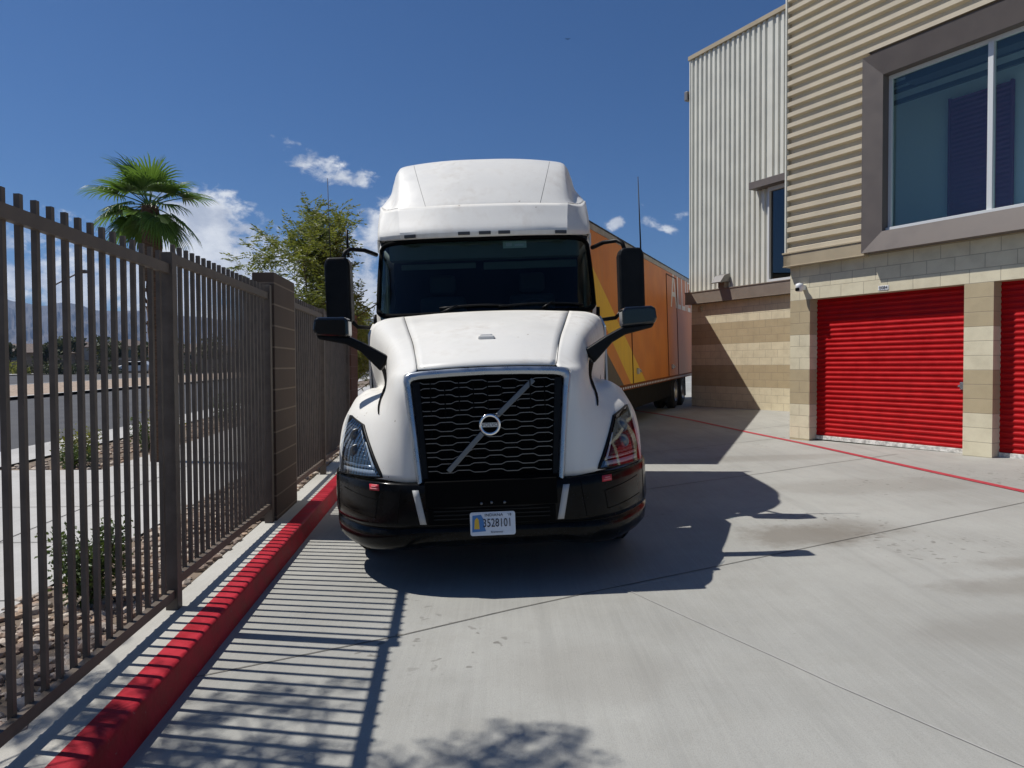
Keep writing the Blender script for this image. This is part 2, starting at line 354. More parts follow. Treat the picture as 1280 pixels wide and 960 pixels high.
_tc = N(_t, 'ShaderNodeTexCoord'); _m = N(_t, 'ShaderNodeMapping'); _m.inputs['Scale'].default_value = (9, 1.3, 9); _m.inputs['Rotation'].default_value = (0, 0, R(-5)); _t.links.new(_tc.outputs['Object'], _m.inputs[0])
_n = N(_t, 'ShaderNodeTexNoise', i_Scale=1.6, i_Detail=8., i_Roughness=.7); _t.links.new(_m.outputs[0], _n.inputs['Vector'])
_n2 = N(_t, 'ShaderNodeTexNoise', i_Scale=30., i_Detail=5., i_Roughness=.7); _t.links.new(_tc.outputs['Object'], _n2.inputs['Vector'])
_c = mixc(_t, smooth(_t, _n.outputs[0], .52, .74, 0, .28), _src, (.10, .03, .03)); _c = mixc(_t, smooth(_t, _n2.outputs[0], .66, .71, 0, .55), _c, (.32, .22, .2))
_t.links.new(_c, _p.inputs['Base Color'])
def rockmat():
    m = mat('landscape_rock', (.3, .22, .16), .9, bump=.4, bscale=60); t = m.node_tree; p = t.nodes['Principled BSDF']
    g = N(t, 'ShaderNodeNewGeometry'); rp = N(t, 'ShaderNodeValToRGB'); t.links.new(g.outputs['Random Per Island'], rp.inputs[0])
    e = rp.color_ramp.elements; e[0].color = (.42, .30, .21, 1); e[1].color = (.56, .47, .38, 1); e2 = e.new(.35); e2.color = (.24, .17, .13, 1); e3 = e.new(.7); e3.color = (.38, .33, .28, 1)
    t.links.new(rp.outputs[0], p.inputs['Base Color']); return m
M_rock = rockmat()
def leafmat(name, c, c2, rough=.45, trans=.3):
    m = bpy.data.materials.new(name); m.use_nodes = True; t = m.node_tree; p = t.nodes['Principled BSDF']
    g = N(t, 'ShaderNodeNewGeometry'); tcn = N(t, 'ShaderNodeTexCoord')
    c1 = mixc(t, g.outputs['Random Per Island'], c, c2); t.links.new(c1, p.inputs['Base Color']); p.inputs['Roughness'].default_value = rough
    tl = N(t, 'ShaderNodeBsdfTranslucent'); t.links.new(mixc(t, .5, c1, (c2[0] * 1.6, c2[1] * 1.6, c2[2] * .8)), tl.inputs[0])
    mx = N(t, 'ShaderNodeMixShader'); mx.inputs[0].default_value = trans; t.links.new(p.outputs[0], mx.inputs[1]); t.links.new(tl.outputs[0], mx.inputs[2])
    t.links.new(mx.outputs[0], t.nodes['Material Output'].inputs[0]); return m
M_palm = leafmat('palm_frond', (.05, .105, .022), (.12, .21, .04), .4, .35)
M_palmd = mat('palm_trunk', (.11, .065, .04), .95, var=.4, vscale=14, bump=.8, bscale=30, stretch=(1, 1, 4))
M_leafA = leafmat("ash_leaf", (.065, .11, .02), (.20, .215, .045), .5, .4)
M_leafB = leafmat('shrub_leaf', (.035, .065, .015), (.09, .13, .03), .5, .25)
M_leafC = leafmat('far_leaf', (.035, .05, .02), (.10, .11, .045), .7, .15)
M_leafD = leafmat('yellow_bush_leaf', (.12, .14, .02), (.24, .24, .05), .6, .3)
M_bark = mat('bark', (.10, .075, .055), .9, var=.3, vscale=20, bump=.5, bscale=60)

# ------------------------------------------------------------------ ground model
c0, ga, gb = -.0038607516775674825, .008378878695692805, .03183291807493407
def gz(x, y): return c0 + ga * y + gb * x
NRM = Vector((-gb, -ga, 1)).normalized()
FU = Vector((-.09, 1, 0)).normalized(); FN = Vector((1, .09, 0)).normalized()       # along the fence, towards the lot
def fp(u, Y, z): return Vector((u - .09 * Y, Y, z))                                 # u = offset from the fence line
def oz(Y): return .0084 * min(max(Y, -60), 100) + .03
# outer ground: one sheet to the horizon
g = MB(); us = [-9000, -3000, -900, -300, -120, -60, -30, -15, -1.75, -1.5, 60, 300, 9000]; ys = [-9000, -600, -60, -20, 0, 20, 40, 60, 80, 100, 300, 1200, 9000]
rows = []
for Y in ys:
    rows.append([fp(u, Y, oz(Y) - .06 - (0 if u < -1.6 else .45)) for u in us])
g.grid(rows, smooth=False); gr = g.build('ground', M_desert, org=(0, 0, 0)); struct(gr)
# lot
def lot_strip(name, f0, f1, Y0, Y1, dz, m, n=30, zf=None):
    b = MB(); rows = []
    for i in range(n + 1):
        Y = Y0 + (Y1 - Y0) * i / n
        r = []
        for u in ((f0, f1) if n > 1 else (f0, f1)):
            p = fp(u, Y, 0); p.z = (gz(p.x, p.y) if zf is None else zf(p)) + dz; r.append(p)
        rows.append(r)
    b.grid(rows, smooth=False); return struct(b.build(name, m, org=(0, 0, 0)))
lot_strip('concrete_lot', -1.345, 70, -40, 120, 0, M_conc)
# slab joints: (x,y) pairs on the plane
def strip_line(name, pts, w, m, dz=.004, dash=None):
    b = MB()
    for i in range(len(pts) - 1):
        p = Vector((*pts[i], 0)); q = Vector((*pts[i + 1], 0)); d = (q - p).normalized(); nn = Vector((-d.y, d.x, 0)) * w / 2
        Q = []
        for a in (p - nn, q - nn, q + nn, p + nn): Q.append((a.x, a.y, gz(a.x, a.y) + dz))
        b.face(Q)
    return struct(b.build(name, m, org=(0, 0, 0)))
strip_line('slab_joint', [(-1.816, 3.624), (-1.218, 3.91), (-.659, 4.17), (-.022, 4.53), (.505, 4.8), (1.71, 5.385), (3.0, 6.015), (5.079, 7.036), (7.05, 8.02), (9.5, 9.2)], .009, M_joint)
strip_line('slab_joint', [(.70, 5.0), (.923, 4.549), (1.228, 3.95), (1.386, 3.645), (1.532, 3.349), (1.917, 2.652), (2.5, 1.5)], .006, M_jointl)
strip_line('slab_joint', [(1.2, 11.2), (3.12, 12.054), (3.937, 12.448), (5.0, 13.0)], .012, M_joint)
strip_line('slab_joint', [(4.3, 14.3), (4.922, 14.605), (5.838, 15.04)], .012, M_joint)
strip_line('slab_joint', [(1.5, 8.4), (2.178, 8.75), (3.345, 9.309), (4.35, 9.85), (5.7, 10.5)], .011, M_joint)
_rl = [(5.72, 4.0), (5.66, 5.2), (5.58, 6.362), (5.45, 7.518), (5.26, 9.122), (4.93, 12.155), (4.651, 14.132), (4.313, 16.967), (3.958, 19.0), (3.3, 21.8), (2.2, 25), (0, 30)]
strip_line('painted_red_line', _rl, .105, M_redline, .006)
# kerb: rolled red kerb with gutter shadow side
def kerb(Y0, Y1, name):
    prof = [(-1.333, -.02), (-1.338, .0), (-1.346, .03), (-1.364, .10)] + [(-1.392 + .026 * math.cos(a), .124 + .026 * math.sin(a)) for a in (.15, .5, .85, 1.2, 1.5)] + [(-1.43, .1515), (-1.51, .153), (-1.512, -.05)]
    b = MB(); n = 60; rows = []
    for i in range(n + 1):
        Y = Y0 + (Y1 - Y0) * i / n; r = []
        for (u, z) in prof:
            p = fp(u, Y, 0); r.append((p.x, p.y, gz(p.x, p.y) + z))
        rows.append(r)
    b.grid(rows, smooth=True); o = b.build(name, M_red, org=(0, 0, 0)); o.data.set_sharp_from_angle(angle=R(40)); return struct(o)
kerb(-12, 60, 'kerb')
b = MB(); rows = []
for i in range(61):
    Y = -12 + 72 * i / 60
    rows.append([(p.x, p.y, gz(p.x, p.y) + dz) for p, dz in ((fp(-1.511, Y, 0), .149), (fp(-1.78, Y, 0), .149), (fp(-1.80, Y, 0), -.05))])
b.grid(rows, smooth=False); struct(b.build('kerb_backing_strip', M_strip, org=(0, 0, 0)))
lot_strip('planting_bed', -1.8, -2.72, -12, 60, .03, M_soil, zf=lambda p: oz(p.y))
lot_strip('sidewalk', -2.72, -4.9, -40, 95, .05, M_walk, zf=lambda p: oz(p.y))
lot_strip('planting_strip', -4.9, -6.5, 10.0, 95, .02, M_soil, zf=lambda p: oz(p.y))
lot_strip('sidewalk_apron', -4.9, -6.5, -40, 10.0, .05, M_walk, zf=lambda p: oz(p.y))
lot_strip('street_kerb', -6.5, -7.6, -40, 95, .055, M_walk, zf=lambda p: oz(p.y))
lot_strip('road', -7.6, -60, -60, 95, -.03, M_asph, zf=lambda p: oz(p.y))
for (a, b_, y0, y1) in ((-18.5, -28.3, -40, 95),): 
    lot_strip('median_gravel', a - .2, b_ + .2, y0, y1, .1, M_gravel, zf=lambda p: oz(p.y))
    lot_strip('median_kerb', a + .15, a - .2, y0, y1, .115, M_walk, zf=lambda p: oz(p.y))
    lot_strip('median_kerb', b_ + .2, b_ - .15, y0, y1, .115, M_walk, zf=lambda p: oz(p.y))
lot_strip('far_sidewalk', -52, -55.5, -60, 95, .1, M_walk, zf=lambda p: oz(p.y))
# sidewalk joints
b = MB()
for Y in [k * 1.5 - 6 for k in range(40)]:
    p, q = fp(-2.74, Y, oz(Y) + .084 - .03), fp(-4.88, Y - .1, oz(Y) + .054)
    b.face([p, q, q + Vector((0, .012, 0)), p + Vector((0, .012, 0))])
for u in (-3.8,):
    for Y in range(-6, 60, 3):
        b.face([fp(u, Y, oz(Y) + .054), fp(u, Y + 3, oz(Y + 3) + .054), fp(u - .012, Y + 3, oz(Y + 3) + .054), fp(u - .012, Y, oz(Y) + .054)])
struct(b.build('sidewalk_joints', M_joint, org=(0, 0, 0)))

# ------------------------------------------------------------------ storage building
O1 = Vector((5.183, 12.4, 0)); MW = Matrix(((.4924, .8704, 0, O1.x), (-.8704, .4924, 0, O1.y), (0, 0, 1, 0), (0, 0, 0, 1)))   # x along wall, y into it
O2 = Vector((7.219, 18.46, 0)); MV = Matrix(((.4815, .8764, 0, O2.x), (-.8764, .4815, 0, O2.y), (0, 0, 1, 0), (0, 0, 0, 1)))
bo = Vector((O1.x, O1.y, .25))
bld = empty('storage_building', bo, 'two storey self storage building of tan block and ribbed metal beside the truck', 'building')
def part(b, name, m, parent=bld, bevel=0, label=None, **k):
    if parent is not bld and parent.parent is bld or parent is bld: o = b.build(name, m, parent, org=bo, bevel=bevel, **k)
    else: o = b.build(name, m, parent, org=bo, bevel=bevel, **k)
    if label: o['label'] = label
    return o
OP = [(0, 2.565), (2.955, 5.52), (5.92, 8.5)]      # door openings along the wall
b = MB(MW); RB = .2
for (x0, x1) in ((-.41, 0), (8.5, 9.2)): b.box(x0, x1, 0, RB, .05, 2.73)
b.box(-.41, 9.2, 0, RB, 2.73, 3.6); b.box(-.41, -.2, RB, 9, .05, 3.6)
b.box(9.0, 9.2, RB, 9, .05, 3.6)
part(b, 'block_wall', M_block)
for (x0, x1) in ((2.565, 2.955), (5.52, 5.92)):
    b = MB(MW @ Matrix.Translation((x0, 0, 0))); b.box(0, x1 - x0, 0, RB, .05, 2.729); part(b, 'block_pier', M_pier)
# red roll-up doors
for i, (x0, x1) in enumerate(OP):
    b = MB(MW); pitch = .0815; z = .36; rows = []; y0 = RB - .012
    while z < 2.85:
        for (dz, dy) in ((0, 0), (.012, -.011), (.026, -.015), (.042, -.011), (.052, 0)):
            rows.append([(x0 - .02, y0 + dy + .012, z + dz), (x1 + .02, y0 + dy + .012, z + dz)])
        z += pitch
    b.grid(rows, smooth=False)
    d = part(b, 'roll_up_door', M_door)
    b = MB(MW); b.box(x0 + .004, x1 - .004, RB - .035, RB + .01, .292, .358); part(b, 'bottom_bar', M_bar, d, .004)
    b = MB(MW); b.box(x1 - .16, x1 - .05, RB - .045, RB - .01, 1.26, 1.29); b.box(x1 - .13, x1 - .08, RB - .05, RB - .008, 1.225, 1.33); b.box(x1 - .08, x1 - .03, RB - .04, RB - .02, 1.235, 1.25)
    part(b, 'latch', M_chrome, d, .003)
# fascia, ribbed metal above
b = MB(MW); PR = -.12
b.box(-.45, 1.108, PR - .02, .2, 3.335, 3.55); b.box(-.47, 1.106, PR - .035, .1, 3.545, 3.575); b.box(-.46, 1.107, PR - .028, .1, 3.322, 3.34)
b.box(-.45, -.3, PR - .02, 5.5, 3.336, 3.549)
part(b, 'fascia', M_tan2, bevel=.004)
def ribs(name, M, x0, x1, z0, z1, y, m, vertical=False, pitch=.183, depth=.048, label=None, ph=None):
    b = MB(M); prof = [(0, 0), (.072, 0), (.094, depth), (.162, depth)]
    a0, a1 = (x0, x1) if vertical else (z0, z1); pts = []; t = a0 if ph is None else ph
    while t < a1:
        for (d, h) in prof:
            if a0 <= t + d < a1: pts.append((t + d, h))
        t += pitch
    pts.append((a1, 0))
    if vertical: b.grid([[(p, y + h, z0), (p, y + h, z1)] for p, h in pts], smooth=False)
    else: b.grid([[(x0, y + h, p), (x1, y + h, p)] for p, h in pts], smooth=False)
    o = part(b, name, m, recalc=False)
    if label: o['label'] = label
    return o
TOP = 9.6
ribs('ribbed_cladding', MW, -.41, 1.14, 3.575, TOP, PR, M_tan, depth=.064)
ribs('ribbed_cladding', MW, 1.14, 9.2, 6.503, TOP, PR, M_tan, depth=.064)
b = MB(MW); b.box(1.145, 9.2, PR + .05, PR + .06, 6.30, 6.5); part(b, 'cladding_gap_shadow', M_frame)  # dark strip imitating the shadow under the cladding's lower edge
b = MB(MW); b.box(-.435, -.405, PR - .012, .1, 3.57, TOP); part(b, 'corner_trim', M_cream, bevel=.003)
b = MB(MW); b.box(-.40, 9.2, PR + .068, PR + .1, 6.5, TOP); b.box(-.40, .99, PR + .068, PR + .1, 3.5, 6.5); b.box(-.40, -.36, PR + .05, 9, 3.5, TOP); b.box(-.40, 9.2, 8.9, 9, .2, TOP); b.box(9.15, 9.2, 0, 9, 3.6, TOP)
part(b, 'upper_wall', M_tan2)
b = MB(MW); b.box(-.5, 9.3, PR - .06, 9.1, TOP, TOP + .12); part(b, 'roof', M_tan2)
# big window: bevelled surround
WX0, WX1, WZ0, WZ1 = 1.11, 6.3, 3.352, 6.40; IX0, IX1, IZ0, IZ1 = 1.405, 5.95, 3.662, 6.07
fo = PR - .10; fi = PR - .02
b = MB(MW)
def bev(xa, za, xb, zb, xc, zc, xd, zd): b.face([(xa, fo, za), (xb, fo, zb), (xc, fi, zc), (xd, fi, zd)])
bev(WX0, WZ0, WX1, WZ0, IX1, IZ0, IX0, IZ0); bev(WX1, WZ0, WX1, WZ1, IX1, IZ1, IX1, IZ0)
bev(WX1, WZ1, WX0, WZ1, IX0, IZ1, IX1, IZ1); bev(WX0, WZ1, WX0, WZ0, IX0, IZ0, IX0, IZ1)
for (a, c, y0, y1) in (((WX0, WZ0), (WX1, WZ0), fo, .2), ((WX1, WZ0), (WX1, WZ1), fo, .2), ((WX1, WZ1), (WX0, WZ1), fo, .2), ((WX0, WZ1), (WX0, WZ0), fo, .2),
                       ((IX0, IZ0), (IX1, IZ0), fi, .08), ((IX1, IZ0), (IX1, IZ1), fi, .08), ((IX1, IZ1), (IX0, IZ1), fi, .08), ((IX0, IZ1), (IX0, IZ0), fi, .08)):
    b.face([(a[0], y0, a[1]), (c[0], y0, c[1]), (c[0], y1, c[1]), (a[0], y1, a[1])])
wf = part(b, 'window_surround', M_frame)
gy = .03
b = MB(MW)
b.box(IX0 + .004, IX1 - .004, gy - .09, gy + .03, IZ0 + .002, IZ0 + .055); b.box(IX0 + .004, IX1 - .004, gy - .035, gy + .03, IZ1 - .055, IZ1 - .002)
b.box(IX0 + .003, IX0 + .055, gy - .03, gy + .028, IZ0 + .056, IZ1 - .056); b.box(IX1 - .055, IX1 - .003, gy - .03, gy + .028, IZ0 + .056, IZ1 - .056)
for k in (1, 2): 
    xm = IX0 + (IX1 - IX0) * k / 3; xm = 2.89 if k == 1 else 4.4
    b.box(xm - .035, xm + .035, gy - .05, gy + .03, IZ0 + .056, IZ1 - .056)
part(b, 'window_frame', M_wframe, wf, .003)
b = MB(MW); b.box(IX0 + .04, IX1 - .04, gy, gy + .008, IZ0 + .04, IZ1 - .04); part(b, 'window_glass', M_bglass, wf)
# the corridor behind it
b = MB(MW); b.box(.4, 6.8, .1, 1.72, 3.62, 6.95, skip='f'); 
b.box(.4, 6.8, .1, .12, 6.2, 6.95); b.box(.4, 1.3, .1, .12, 3.62, 6.3)
part(b, 'corridor_wall', M_room)
b = MB(MW); rows = []; z = 3.63
while z < 6.0:
    rows += [[(1.44, 1.62 + .03, z), (2.37, 1.65, z)], [(1.44, 1.635, z + .03), (2.37, 1.635, z + .03)]]; z += .075
b.grid(rows, smooth=False); b.box(1.42, 1.45, 1.6, 1.68, 3.63, 6.0); b.box(2.36, 2.39, 1.6, 1.68, 3.63, 6.0); part(b, 'corridor_door', M_purple)
b = MB(MW)
for k in range(5): b.box(.5, 6.7, .3 + k * .3, .33 + k * .3, 6.35, 6.42)
b.box(1.3, 5.0, .6, .85, 6.12, 6.3); b.box(.5, 6.7, 1.2, 1.26, 6.05, 6.12)
part(b, 'corridor_ceiling_pipes', M_int2)
# rear volume
b = MB(MV); b.box(-3.65, 4.2, 0, .2, .1, 3.45); b.box(-3.65, -3.45, .2, 9, .1, 3.45)
part(b, 'block_wall', M_block2)
b = MB(MV); b.box(-3.75, 4.2, -.17, .1, 3.43, 3.76); b.box(-3.76, 4.2, -.185, .1, 3.755, 3.785); b.box(-3.755, 4.2, -.178, .1, 3.42, 3.435); b.box(-3.75, -3.6, .1, 9, 3.431, 3.759)
part(b, 'trim_beam', M_beam, bevel=.004)
ribs('ribbed_cladding', MV, -3.66, -.66, 3.78, 10.76, -.04, M_cream, True)
ribs('ribbed_cladding', MV, -.66, 4.2, 6.42, 10.76, -.04, M_cream, True)
b = MB(MV); b.box(-3.65, 4.2, .04, .1, 6.4, 10.76); b.box(-3.65, -.66, .04, .1, 3.7, 6.4); b.box(-3.65, -3.6, .1, 9, 3.7, 10.76); b.box(-3.65, 4.2, 9, 9.1, .2, 10.8); b.box(4.15, 4.2, .1, 9, .2, 10.8)
b.box(-3.6, 4.2, .1, 9, 10.6, 10.7)
part(b, 'upper_wall', M_cream)
b = MB(MV); b.box(-3.695, -3.655, -.06, .1, 3.785, 10.755); part(b, 'corner_trim', M_cream, bevel=.003)
b = MB(MV); b.box(-3.73, 4.2, -.085, .3, 10.75, 10.87); b.box(-3.73, -3.5, .3, 9, 10.751, 10.869); part(b, 'parapet_cap', M_tan2, bevel=.004)
b = MB(MV); b.box(-1.12, 1.2, -.32, .04, 6.30, 6.49); part(b, 'window_canopy', M_frame, bevel=.005)
b = MB(MV); b.box(-.70, -.645, -.075, .04, 3.79, 6.3); b.box(-.645, 1.2, -.085, .04, 3.79, 3.86); b.box(-.645, 1.2, -.075, .04, 6.2, 6.298)
w2 = part(b, 'window_frame', M_wframe, bevel=.003)
b = MB(MV); b.box(-.64, 1.2, .0, .01, 3.86, 6.2); part(b, 'window_glass', M_dkglass, w2)
b = MB(MV); b.box(-.66, 1.3, .04, 1.5, 3.8, 6.25, skip='f'); part(b, 'window_room', M_int, w2)
b = MB(MV); b.box(-3.34, -3.2, -.05, .0, 3.18, 3.33); part(b, 'wall_vent', M_tan2, bevel=.004)
# fixtures on the building
def fixture(name, label, cat, M, x, y, z):
    p = M @ Vector((x, y, z)); return empty(name, p, label, cat), p
e, p = fixture('wall_lamp', 'grey angled wall light above the brown trim beam', 'wall lamp', MV, -2.25, -.15, 3.9)
b = MB(MV); b.prism([(-.04, 4.2), (-.26, 4.13), (-.42, 3.93), (-.40, 3.91), (-.2, 3.95), (-.04, 3.95)], -2.42, -2.06, 'x'); b.build('lamp_shade', M_sconce, e, org=p, bevel=.006)
b = MB(MV); b.box(-2.36, -2.12, -.2, -.03, 3.79, 3.95); b.build('lamp_base', M_beam, e, org=p, bevel=.004)
e, p = fixture('wall_lamp', 'small dark floodlight high on the far left edge of the metal wall', 'wall lamp', MV, -3.8, 0, 9.7)
b = MB(MV); b.box(-3.86, -3.73, -.12, .05, 9.58, 9.86); b.build('lamp_body', M_sconce, e, org=p, bevel=.02)
b = MB(MV); b.box(-3.735, -3.69, -.05, .03, 9.66, 9.78); b.build('lamp_bracket', M_beam, e, org=p)
e, p = fixture('security_camera', 'white security camera on the block wall above the red door', 'security camera', MW, -.12, -.12, 2.95)
b = MB(MW); b.lathe([(-.001, .0), (0, .05), (.09, .065), (.13, .06), (.15, .0)], (-.115, -.13, 2.87), 'z', 20); b.build('camera_housing', M_wire, e, org=p)
b = MB(MW); b.box(-.15, -.08, -.205, -.14, 2.875, 2.93); b.build('camera_lens', M_black, e, org=p, bevel=.012)
b = MB(MW); b.box(-.15, -.08, -.08, -.001, 2.90, 2.985); b.build('camera_bracket', M_wire, e, org=p, bevel=.008)
e, p = fixture('number_sign', 'small white unit number sign above the wide red door', 'sign', MW, 1.35, -.01, 2.80)
b = MB(MW); b.box(1.265, 1.435, -.008, -.001, 2.762, 2.832); b.build('sign_plate', M_wire, e, org=p, bevel=.002)
TM = Matrix.Translation(-p) @ MW @ Matrix.Translation((1.35, -.011, 2.797)) @ Matrix.Rotation(R(90), 4, 'X')
text('lettering', '0084', .072, M_ink, e, TM, .001)

# ------------------------------------------------------------------ fence and pillars
def picket_panel(root, org, Y0, Y1, dz, zb=.185, n=None):
    """one level panel between two posts"""
    b = MB(); uF = -1.70
    def bar(u0, u1, z0, z1, Ya=Y0, Yb=Y1):
        q = []
        for (u, Y) in ((u0, Ya), (u1, Ya), (u1, Yb), (u0, Yb)): q.append((u, Y))
        lo = [fp(u, Y, z0) for u, Y in q]; hi = [fp(u, Y, z1) for u, Y in q]
        b.face(lo[::-1]); b.face(hi)
        for i in range(4): j = (i + 1) % 4; b.face([lo[i], lo[j], hi[j], hi[i]])
    bar(uF - .0125, uF + .0225, 2.170 + dz, 2.228 + dz); pn = b.build('fence_panel', M_fence, root, org=org)
    b = MB(); bar(uF - .0125, uF + .0225, zb + dz, zb + .055 + dz); b.build('bottom_rail', M_fence, pn, org=org)
    k = int(round((Y1 - Y0) / .1145)); 
    for i in range(1, k):
        Y = Y0 + (Y1 - Y0) * i / k; b = MB(); bar(uF - .0275, uF - .003, zb + .015 + dz, 2.297 + dz, Y - .0125, Y + .0125)
        b.build('picket', M_fence, pn, org=org, recalc=False)
def fpost(root, org, Y, top, w=.076):
    b = MB(); u = -1.70; x = w / 2; lo = []; hi = []
    q = [(u - x, Y - x), (u + x, Y - x), (u + x, Y + x), (u - x, Y + x)]
    p0 = fp(u, Y, 0); zg = gz(p0.x, p0.y) + .1
    lo = [fp(a, c, zg) for a, c in q]; hi = [fp(a, c, top) for a, c in q]
    b.face(lo[::-1]); b.face(hi)
    for i in range(4): j = (i + 1) % 4; b.face([lo[i], lo[j], hi[j], hi[i]])
    b.build('post', M_fence, root, org=org, bevel=.003)
def run(posts, tops, panels, label):
    p0 = fp(-1.7, posts[0], gz(-1.9, posts[0]) + .15); root = empty('metal_fence', p0, label, 'fence', 'picket fence runs along the kerb')
    for (Y, t) in zip(posts, tops): fpost(root, p0, Y, t)
    for (a, c, dz, zb) in panels: picket_panel(root, p0, a, c, dz, zb)
run([1.95, 4.36, 6.72], [2.30, 2.30, 2.37], [(1.95, 4.36, 0, .185), (4.36, 6.72, .07, .185)], 'brown picket fence run nearest the viewer with square steel post')
run([7.74, 9.62, 12.0], [2.38, 2.38, 2.39], [(7.74, 9.62, .08, .215), (9.62, 12.0, .09, .225)], 'brown picket fence run between block pillars beside truck fender')
def pillar(Y0, Y1, top, m, label):
    o = fp(-1.75, Y0, gz(-2.2, Y0)); b = MB(); 
    q = [(-1.855, Y0), (-1.645, Y0), (-1.645, Y1), (-1.855, Y1)]
    def ring(s): return [fp(a + (s if a > -1.7 else -s), c + (s if c > (Y0 + Y1) / 2 else -s), 0) for a, c in q]
    L = .2032; zb = gz(o.x, o.y)
    def wall(z0, z1, s):
        r = ring(s)
        for i in range(4):
            j = (i + 1) % 4; ln = (r[j] - r[i]).length; off = i * .2
            b.face([(r[i].x, r[i].y, z0), (r[j].x, r[j].y, z0), (r[j].x, r[j].y, z1), (r[i].x, r[i].y, z1)], uv=[(off, z0 - top), (off + ln, z0 - top), (off + ln, z1 - top), (off, z1 - top)])
        b.face([(p.x, p.y, z1) for p in r]); b.face([(p.x, p.y, z0) for p in r[::-1]])
    wall(zb - .1, top - .1, 0); wall(top - .1, top, .0)
    tag(b.build('block_pillar', m, org=o, bevel=.004), label, 'pillar', 'block pillars in the fence')
M_pillar.node_tree.nodes['Mapping'].inputs['Location'].default_value = (.0, .1, 0)
M_pillar.node_tree.nodes['Brick Texture'].inputs['Brick Width'].default_value = 1.7
M_pillar.node_tree.nodes['Brick Texture'].offset = 0
pillar(6.78, 7.68, 2.50, M_pillar, 'brown concrete block pillar standing between two picket fence runs')
pillar(12.1, 13.0, 2.52, M_pillar2, 'brown block pillar painted with reddish bounce light seen just behind the left mirror')
# ---- truck
TY = Vector((-.025, 1, 0)); TY = (TY - NRM * TY.dot(NRM)).normalized(); TX = TY.cross(NRM)
TO = Vector((-.125, 4.9, gz(-.125, 4.9)))
MT = Matrix(((TX.x, TY.x, NRM.x, TO.x), (TX.y, TY.y, NRM.y, TO.y), (TX.z, TY.z, NRM.z, TO.z), (0, 0, 0, 1)))
truck = empty('semi_truck', M=MT, label='white long-nose semi truck tractor parked head-on beside the red kerb', cat='truck')
def spl(P, n):
    """Catmull-Rom through P, n samples per span"""
    P = [Vector(p) for p in P]; Q = [2 * P[0] - P[1]] + P + [2 * P[-1] - P[-2]]; out = []
    for i in range(1, len(Q) - 2):
        for k in range(n):
            t = k / n; a, b_, c, d = Q[i - 1], Q[i], Q[i + 1], Q[i + 2]
            out.append(.5 * ((2 * b_) + (c - a) * t + (2 * a - 5 * b_ + 4 * c - d) * t * t + (3 * b_ - a - 3 * c + d) * t ** 3))
    out.append(P[-1]); return out
def surf(rows, n=4, brk=()):
    rs = []
    for r in rows:
        cut = [0, *brk, len(r) - 1]; o = []
        for a, c in zip(cut[:-1], cut[1:]): o += (spl(r[a:c + 1], n) if c > a + 1 else [Vector(r[a]).lerp(Vector(r[c]), k / n) for k in range(n + 1)])[(1 if o else 0):]
        rs.append(o)
    cols = [spl([r[j] for r in rs], n) for j in range(len(rs[0]))]
    return [[cols[j][i] for j in range(len(cols))] for i in range(len(cols[0]))]
def mir(rows): return [[(-p[0], p[1], p[2]) for p in r] for r in rows]
S = [[(.505, .06, .775), (.62, .065, .78), (.78, .12, .80), (.93, .26, .80), (1.07, .46, .79), (1.18, .68, .785), (1.235, .95, .78)],
     [(.525, .08, 1.0), (.63, .09, 1.0), (.77, .17, 1.0), (.92, .33, 1.0), (1.06, .53, 1.0), (1.18, .75, .99), (1.245, 1.02, .97)],
     [(.55, .10, 1.22), (.64, .13, 1.22), (.76, .25, 1.21), (.89, .43, 1.20), (1.02, .64, 1.20), (1.14, .86, 1.18), (1.23, 1.12, 1.13)],
     [(.575, .12, 1.40), (.66, .19, 1.40), (.75, .36, 1.36), (.845, .58, 1.31), (.96, .80, 1.31), (1.08, 1.02, 1.31), (1.19, 1.25, 1.25)],
     [(.585, .17, 1.52), (.68, .30, 1.51), (.76, .52, 1.46), (.825, .78, 1.38), (.92, 1.02, 1.375), (1.04, 1.25, 1.39), (1.16, 1.42, 1.33)],
     [(.50, .21, 1.565), (.66, .42, 1.585), (.78, .72, 1.57), (.835, 1.0, 1.47), (.91, 1.28, 1.40), (1.0, 1.5, 1.40), (1.13, 1.62, 1.33)],
     [(.58, .75, 1.75), (.74, .85, 1.75), (.85, 1.05, 1.70), (.89, 1.25, 1.57), (.94, 1.5, 1.44), (1.02, 1.75, 1.40), (1.12, 1.85, 1.32)],
     [(.68, 1.3, 1.90), (.86, 1.35, 1.89), (.98, 1.5, 1.83), (1.01, 1.6, 1.66), (1.02, 1.8, 1.5), (1.06, 1.95, 1.40), (1.13, 2.02, 1.3)],
     [(.785, 1.9, 2.05), (.98, 1.93, 2.03), (1.10, 1.98, 1.96), (1.135, 2.0, 1.75), (1.135, 2.05, 1.55), (1.135, 2.1, 1.4), (1.14, 2.15, 1.2)]]
H = [[(-.495, .21, 1.561), (-.25, .16, 1.573), (0, .145, 1.577), (.25, .16, 1.573), (.495, .21, 1.561)],
     [(-.576, .75, 1.750), (-.3, .72, 1.783), (0, .715, 1.79), (.3, .72, 1.783), (.576, .75, 1.750)],
     [(-.676, 1.3, 1.901), (-.35, 1.3, 1.945), (0, 1.3, 1.955), (.35, 1.3, 1.945), (.676, 1.3, 1.901)],
     [(-.781, 1.9, 2.048), (-.4, 1.93, 2.072), (0, 1.94, 2.08), (.4, 1.93, 2.072), (.781, 1.9, 2.048)]]
SR = surf(S, 5); HR = surf(H, 5)
b = MB(); b.grid(SR); b.grid(mir(SR), flip=True); shell = b.build('fenders', M_white, truck, recalc=False)
b = MB(); b.grid(HR)
hood = b.build('hood', M_white, truck, recalc=False)
for o in (shell, hood):
    m = o.modifiers.new('t', 'SOLIDIFY'); m.thickness = .012; m.offset = -1
